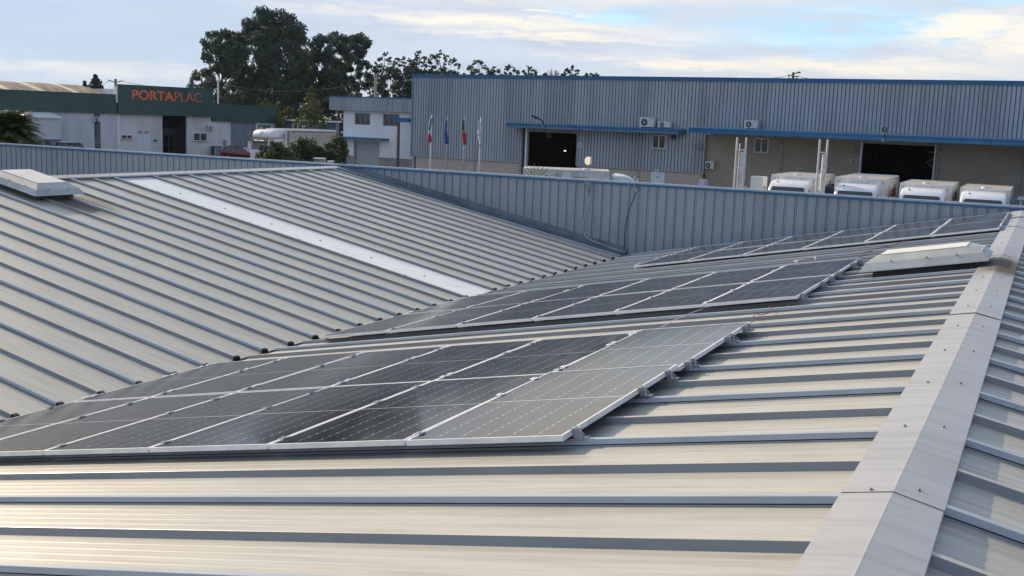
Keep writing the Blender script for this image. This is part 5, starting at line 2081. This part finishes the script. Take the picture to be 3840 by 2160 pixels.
# understorey and rear trees filling the grove
REAR = [
    ('dark rear tree low between the tallest trees and the factory roof', [(625, 285, 24), (660, 300, 24), (700, 305, 26), (640, 320, 24), (690, 335, 26), (600, 300, 18), (570, 285, 14), (740, 300, 24), (735, 335, 24)], 168, 665),
    ('dark rear tree standing above the blue hut', [(775, 275, 24), (805, 285, 26), (835, 285, 22), (790, 315, 26), (825, 320, 24), (770, 340, 22), (850, 310, 18), (810, 350, 24), (845, 345, 18), (830, 240, 22)], 166, 808),
    ('rear tree just left of the office roof', [(872, 235, 16), (885, 262, 16), (862, 290, 16), (870, 320, 16), (900, 240, 10), (860, 345, 14)], 164, 868),
    ('dark tree above the office roof with sky showing through', [(930, 190, 14), (945, 205, 16), (925, 215, 14), (955, 225, 15), (940, 240, 15), (965, 205, 12), (950, 255, 12)], 160, 942),
    ('dense dark tree right of the concrete pole', [(985, 185, 16), (1005, 195, 18), (1025, 190, 16), (990, 215, 18), (1015, 225, 18), (975, 235, 14), (1035, 215, 16), (1000, 245, 16), (1030, 240, 14)], 161, 1005),
    ('rear tree filling behind the slim eucalyptuses', [(832, 175, 16), (850, 195, 18), (872, 205, 16), (835, 215, 18), (860, 235, 18), (880, 150, 12), (895, 225, 13), (845, 260, 16)], 172, 855),
    ('rear tree behind the right of the tallest tree', [(765, 130, 16), (780, 150, 20), (770, 185, 22), (800, 200, 22), (785, 235, 24), (750, 215, 22), (815, 235, 20), (825, 190, 16)], 170, 782),
    ('thin rear tree between the pole and the pines', [(945, 172, 9), (960, 180, 10), (938, 188, 10), (978, 178, 9), (970, 196, 12), (1040, 165, 10), (1030, 178, 12), (1052, 185, 12)], 168, 985),
    ('pale undergrowth tree behind the lamp post', [(548, 275, 14), (560, 290, 14), (575, 300, 12), (590, 290, 14), (555, 262, 12)], 150, 562),
]
for i, (lb, lobes, D, bx) in enumerate(REAR):
    tree('rear_tree', lb, 'tree', lobes, D, bx, 'leaf_dark' if i < len(REAR) - 1 else 'leaf_pine', .85, .26, GT, seed=60 + i, trunk=.2)

PINEFILL = [
    ('dark mass of foliage behind the left corner of the hall roof', [(1048, 188, 12), (1065, 185, 12), (1085, 184, 13), (1105, 187, 13), (1125, 186, 12), (1145, 186, 12), (1165, 189, 8)], 172, 1100),
    ('dark scrub line low behind the middle of the pine row', [(1190, 193, 5), (1215, 193, 6), (1240, 192, 7), (1262, 191, 6), (1290, 194, 5), (1350, 193, 6), (1372, 193, 5), (1400, 194, 5), (1455, 193, 6), (1475, 193, 6)], 174, 1300),
]
for i, (lb, lobes, D, bx) in enumerate(PINEFILL):
    tree('rear_tree', lb, 'tree', lobes, D, bx, 'leaf_dark', .8, .24, 'pines in a row behind the hall roof' if False else GT, seed=90 + i, trunk=.14, holes=0)
PIN = [
    ('wispy pine left of the hall roof', 962, [(948, 160, 7), (980, 145, 5), (990, 160, 8), (958, 190, 11), (955, 150, 8), (968, 138, 6), (960, 165, 9), (975, 155, 8), (950, 178, 9), (968, 182, 10), (985, 172, 9)], 150),
    ('pine with a bare spike near the office roof', 1012, [(1000, 150, 8), (1015, 145, 7), (1025, 155, 8), (1008, 165, 10), (1022, 172, 9), (998, 178, 10), (1035, 170, 8)], 152),
    ('taller pine behind the left corner of the hall', 1050, [(1036, 150, 7), (1066, 148, 7), (1072, 165, 9), (1034, 180, 11), (1070, 182, 11), (1045, 137, 7), (1055, 130, 5), (1050, 148, 9), (1060, 160, 9), (1042, 165, 9), (1052, 178, 10)], 150),
    ('broad pine right of the hall corner', 1105, [(1090, 140, 9), (1105, 134, 9), (1120, 140, 9), (1082, 155, 10), (1100, 155, 12), (1122, 158, 11), (1140, 152, 9), (1150, 165, 9), (1092, 172, 12), (1115, 176, 13), (1142, 178, 11), (1075, 178, 9)], 148),
    ('isolated pine with three clear tufts', 1202, [(1200, 153, 7), (1190, 163, 8), (1212, 162, 8), (1180, 174, 8), (1200, 176, 10), (1222, 172, 7), (1190, 186, 9), (1210, 188, 9)], 150),
    ('low rounded pine between two taller ones', 1242, [(1232, 178, 8), (1245, 174, 8), (1255, 180, 8), (1240, 188, 9), (1228, 188, 7)], 152),
    ('small fan shaped pine over the hall roof', 1288, [(1283, 168, 6), (1274, 176, 7), (1295, 175, 7), (1303, 184, 7), (1284, 186, 8), (1270, 187, 6)], 150),
    ('reddish thin pine next to the fan shaped one', 1332, [(1330, 170, 6), (1320, 178, 6), (1342, 176, 6), (1348, 186, 7), (1326, 188, 7), (1338, 190, 6), (1360, 190, 7), (1370, 189, 5)], 152),
    ('compact pine, tallest near the right end of the pine row', 1436, [(1426, 174, 6), (1440, 172, 7), (1450, 180, 7), (1432, 185, 8), (1420, 186, 6), (1446, 189, 7), (1415, 190, 5)], 150),
    ('last low pine at the right end of the row', 1490, [(1478, 190, 6), (1490, 187, 6), (1500, 190, 6), (1468, 192, 5)], 153),
]
for i, (lb, bx, lobes, D) in enumerate(PIN):
    tree('pine_tree', lb, 'tree', lobes, D, bx, 'leaf_pine', .85, .15, 'pines in a row behind the hall roof', seed=100 + i, trunk=.13, flat=.7, trunk_top=.97, sub=7, lobe=1.12, spread_=1.05)
# bare twiggy tree
p = at(1390 * 1.4907, 185 * 1.4907, 155)
t = thing('bare_tree', 'pale leafless tree between two pines over the hall roof', 'tree', (p.x, p.y, G), 0)
mb = MB()
rg = random.Random(5)
H0 = p.z - G
mb.tube([(0, 0, 0), (.1, 0, H0 - 1.5)], [.2, .07], 6)
for k in range(34):
    a = rg.uniform(-1, 1)
    x = a * 1.1
    z1b = H0 + .75 * (1 - a * a) * rg.uniform(.5, 1.1)
    mb.tube([(.1, 0, H0 - 1.5 + rg.uniform(-.6, .3)), (x * .6, rg.uniform(-.4, .4), H0 - .5), (x, rg.uniform(-.5, .5), z1b)], [.05, .03, .022], 4)
mb.build('trunk', 'leaf_bare', t)

tree('shrub_tree', 'yellow green leafy tree at the right end of the green fascia', 'tree', [(708, 285, 14), (722, 300, 15), (705, 310, 15), (725, 280, 10), (735, 315, 14), (715, 330, 16), (700, 262, 7)], 128, 716, 'leaf_mid', .9, .22, seed=131, trunk=.14)
tree('shrub_tree', 'yellow tipped tree peeping over the green fascia', 'tree', [(662, 266, 6), (680, 264, 7), (672, 272, 8), (690, 272, 7), (655, 272, 5)], 132, 674, 'leaf_yellow', .9, .20, seed=132, trunk=.12)


def conifer(label, px, ytop, ybot, D, wpx, mt, seed, tiers=9, leaf=.2, dens=1.0, sparse=False):
    rng = random.Random(seed)
    k = 1.4907
    top = at(px * k, ytop * k, D)
    bot = at(px * k, ybot * k, D)
    t = thing('conifer', label, 'tree', (top.x, top.y, G))
    mpp = D / FPX * k
    Rm = wpx * mpp / 2
    H = top.z - bot.z
    mb = MB()
    for i in range(tiers):
        a = (i + .35) / tiers
        z = top.z - G - H * a
        r = Rm * (a ** .8)
        nb = 5 + int(a * 6)
        for j in range(nb):
            th = 2 * math.pi * (j + rng.random() * .6) / nb
            for q in range(3):
                rr = r * (.35 + .3 * q) * rng.uniform(.85, 1.1)
                leaves(mb, (rr * math.cos(th), rr * math.sin(th), z - .18 * rr + rng.uniform(-.1, .1)), max(.12, r * .22), int(14 * dens), leaf, .45, rng, .2)
    leaves(mb, (0, 0, top.z - G - .15), .15, 8, leaf * .7, 2, rng)
    mb.build('crown', mt, t, fix=False)
    mb = MB()
    mb.tube([(0, 0, 0), (0, 0, top.z - G)], [.18, .03], 6)
    mb.build('trunk', 'bark', t)
    return t


conifer('yellow green conifer glowing before the dark grove left of the office', 783, 220, 315, 112, 84, 'leaf_mid', 3, 8, .20, .55)
conifer('dark spiky conifer above the factory barrel roof', 240, 190, 232, 140, 46, 'leaf_dark', 4, 6, .22, .6)
conifer('small ragged conifer left of the spiky one above the barrel roof', 213, 205, 230, 142, 18, 'leaf_dark', 6, 4, .18, .5)

# hedge bushes before the lorry
HB_ = [('low broad hedge bush filling the foot of the hedge', [(660, 412, 14), (690, 414, 15), (720, 412, 15), (750, 414, 15), (780, 412, 15), (810, 413, 15), (840, 412, 14), (735, 402, 13), (798, 400, 14)]),
       ('leftmost hedge bush hiding the lorry cab wheels', [(668, 380, 15), (690, 370, 17), (708, 380, 18), (680, 395, 20), (655, 395, 14), (705, 400, 20), (650, 408, 12), (725, 395, 14)]),
       ('tall hedge bush left of the middle of the lorry', [(750, 368, 15), (764, 358, 14), (778, 366, 15), (755, 385, 20), (785, 386, 18), (765, 402, 22), (740, 405, 16)]),
       ('low hedge bush between the two tall ones', [(800, 385, 16), (812, 380, 14), (800, 402, 20), (822, 398, 16), (780, 408, 14)]),
       ('rightmost hedge bush against the white office', [(835, 368, 14), (850, 356, 14), (862, 364, 13), (845, 382, 20), (830, 396, 18), (862, 392, 16), (850, 405, 20)])]
for i, (lb, lobes) in enumerate(HB_):
    t = tree('hedge_bush', lb, 'bush', lobes, 78, sum(l[0] for l in lobes) / len(lobes), 'leaf_hedge', 1.3, .10, 'hedge bushes before the lorry', seed=150 + i, trunk=.06, flat=1.0, depth=.5, holes=0)


# ------------------------------------------------------------------ palms
def frond(mb, o, az_, pitch, L, droop, rng, leaf=.32, nl=26, wid=.028):
    """feather frond: arching rachis with paired leaflets"""
    dirh = Vector((math.cos(az_), math.sin(az_), 0))
    pts = []
    p = Vector(o)
    ang = pitch
    n = 10
    for i in range(n + 1):
        pts.append(p.copy())
        p = p + (dirh * math.cos(ang) + Vector((0, 0, math.sin(ang)))) * (L / n)
        ang -= droop / n
    mb.tube(pts, [.022 * (1 - .8 * i / n) for i in range(n + 1)], 4)
    side = Vector((-dirh.y, dirh.x, 0))
    for i in range(nl):
        a = (i + 1.5) / (nl + 1)
        q = a * n
        i0 = min(n - 1, int(q))
        c = pts[i0].lerp(pts[i0 + 1], q - i0)
        tdir = (pts[i0 + 1] - pts[i0]).normalized()
        ll = leaf * (math.sin(math.pi * (.12 + .8 * a)) * .8 + .25)
        for s_ in (-1, 1):
            d = (side * s_ * .8 + tdir * .65 + Vector((0, 0, -.20 + rng.uniform(-.2, .15)))).normalized() * ll
            wv = tdir * wid
            mb.add([c - wv, c + wv, c + d * .6 + wv * .8, c + d, c + d * .6 - wv * .8], [(0, 1, 2, 3, 4)])


rg = random.Random(11)
p = at(28, 490, 47)
t = thing('date_palm', 'bushy palm with glinting fronds at the left edge above the parapet', 'palm tree', (p.x, p.y, G))
zc = p.z - G
for k in range(99):
    mb = MB()
    a = k * 2.39996
    f = k / 98
    frond(mb, (0, 0, zc - .1 - .45 * f), a, R(85 - 100 * f), 1.25 + .55 * f, R(75 + 30 * f), rg, .50, 34, .026)
    mb.build('frond', 'leaf_palm', t, fix=False)
mb = MB()
mb.tube([(0, 0, 0), (.05, 0, zc * .5), (0, 0, zc - .3), (0, 0, zc)], [.28, .22, .24, .12], 12)
mb.build('trunk', 'palm_bark', t)
# fan palm right behind the parapet
p = at(2040, 668, 33)
t = thing('fan_palm', 'yellow green fan palm tips showing over the parapet before the white truck', 'palm tree', (p.x, p.y, G))
zc = p.z - G - .22
for (dx, dy, dz, tilt, yaw, rr, n_) in ((-.30, 0, .16, 80, 0, .58, 15), (-.10, -.1, .18, 62, 30, .55, 14), (.52, 0, .14, 60, -35, .46, 14), (.68, .15, .10, 45, -50, .44, 13), (-.78, .1, .04, 40, 60, .40, 11), (0, .3, 0, 50, 180, .4, 18), (.3, -.3, -.1, 20, -90, .4, 18), (-.3, -.3, -.15, 15, 120, .4, 18)):
    mb = MB()
    hub = Vector((dx, dy, zc + dz))
    Mr = Matrix.Rotation(R(yaw), 3, 'Z') @ Matrix.Rotation(R(90 - tilt), 3, 'X')
    for j in range(n_):
        a = R(-28 + 236 * j / (n_ - 1))
        d = Mr @ Vector((math.cos(a), 0, math.sin(a)))
        d.z -= .06
        w_ = Mr @ Vector((-math.sin(a), 0, math.cos(a))) * .018
        L_ = rr * rg.uniform(.88, 1.08)
        mb.add([hub, hub + d * L_ * .6 + w_ * .8, hub + d * L_, hub + d * L_ * .6 - w_ * .8], [(0, 1, 2, 3)])
    mb.tube([(0, 0, zc - .5), tuple(hub)], .012, 4)
    mb.build('fan_leaf', 'leaf_fan', t, fix=False)
mb = MB()
mb.tube([(0, 0, 0), (0, 0, zc - .45)], [.16, .12], 10)
mb.build('trunk', 'palm_bark', t)


# ------------------------------------------------------------------ poles and wires
def pole(name, label, px, ytop, D, r, mt, arms=None, globe=False, cat='utility pole'):
    p = at(px, ytop, D)
    t = thing(name, label, cat, (p.x, p.y, G), math.atan2(-p.x, p.y))
    H = p.z - G
    mb = MB()
    mb.tube([(0, 0, 0), (0, 0, H)], [r * 1.3, r], 8)
    mb.build('pole', mt, t)
    if arms:
        mb = MB()
        for (x0, z0, xx, zz) in arms:
            mb.tube([(x0, 0, H + z0), (xx, 0, H + zz)], r * .45, 5)
        mb.build('crossarm', mt, t)
    if globe:
        mb = MB()
        secs = []
        for j in range(7):
            a = -math.pi / 2 + math.pi * j / 6
            secs.append([(.24 * math.cos(a) * math.cos(b_ * math.pi / 6) + .001 * b_, .24 * math.cos(a) * math.sin(b_ * math.pi / 6), H + .18 + .24 * math.sin(a)) for b_ in range(12)])
        mb.loft(secs)
        mb.build('lamp_globe', 'globe', t, smooth=True)
    return t, p


_, A0 = pole('utility_pole', 'dark utility pole behind the left edge of the tall green fascia', 433, 296, 134, .13, 'brown_post', [(0, -.4, .8, -.15), (0, -.4, -.8, -.15)])
_, A1 = pole('street_lamp', 'white globe street lamp rising above the green fascia', 818, 306, 128, .09, 'white_rail', None, True, 'street lamp')
_, A2 = pole('utility_pole', 'pale concrete pole standing above the office roof', 1409, 277, 108, .13, 'concrete', [(0, -.1, .45, .12), (0, -.3, -.3, -.15), (0, -.5, .35, -.4)])
_, A3 = pole('utility_pole', 'short pole with lamp head poking over the hall roof', 2975, 271, 112, .12, 'brown_post', [(0, -.35, -.45, -.25), (-.45, -.25, -.3, -.75), (0, -.45, .45, -.35), (.45, -.35, .25, -.8), (0, -.2, .45, -.02)])
mb = MB()
q = at(2990, 274, 112)
mb.box(-.16, .2, -.1, .1, -.08, .07)
o = mb.build('lamp_head', 'ac_dark', _)
o.location = (.5, 0, A3.z - G - .0)


def wire(a, b, sag, label, r=.016):
    a, b = Vector(a), Vector(b)
    pts = []
    for i in range(21):
        s_ = i / 20
        pts.append(a.lerp(b, s_) + Vector((0, 0, -sag * 4 * s_ * (1 - s_))))
    mb = MB()
    mb.tube(pts, r, 4)
    tag(mb.build('overhead_wire', 'curb', smooth=True), label, 'wire', 'overhead wires')


wire(A0 + Vector((.5, .4, -.2)), at(735, 332, 128), .3, 'overhead wire from the dark pole along the tall green fascia', .022)
wire(A0 + Vector((-.5, -.4, -.2)), at(300, 318, 150), .5, 'overhead wire running left from the dark pole over the barrel roof', .022)
wire(at(845, 318, 125), at(1400, 300, 110), .9, 'upper overhead wire across the dark grove')
wire(at(850, 330, 125), at(1260, 362, 118), 1.4, 'middle overhead wire across the dark grove')
wire(at(1140, 372, 112), A2 + Vector((0, 0, -1.0)), .5, 'overhead wire rising to the concrete pole above the office')
wire(A3 + Vector((-.4, 0, -.3)), at(2830, 296, 112), .12, 'overhead wire left of the pole over the hall roof', .022)
wire(A3 + Vector((.4, 0, -.35)), at(3110, 300, 112), .12, 'overhead wire right of the pole over the hall roof', .022)


# ------------------------------------------------------------------ air
hz = bpy.data.materials.new('haze')
hz.use_nodes = True
hz.node_tree.nodes.clear()
h = NT(hz.node_tree)
vo = h.n('ShaderNodeVolumePrincipled')
vo.inputs['Color'].default_value = (.62, .76, .92, 1)
vo.inputs['Density'].default_value = HAZE
vo.inputs['Anisotropy'].default_value = .3
ho = h.n('ShaderNodeOutputMaterial')
h.l(vo.outputs[0], ho.inputs['Volume'])
MATS['haze'] = hz
mb = MB()
mb.box(-10000, 3200, -1000, 10000, G - 4, 112)
o = mb.build('haze', 'haze')
o['kind'] = 'stuff'
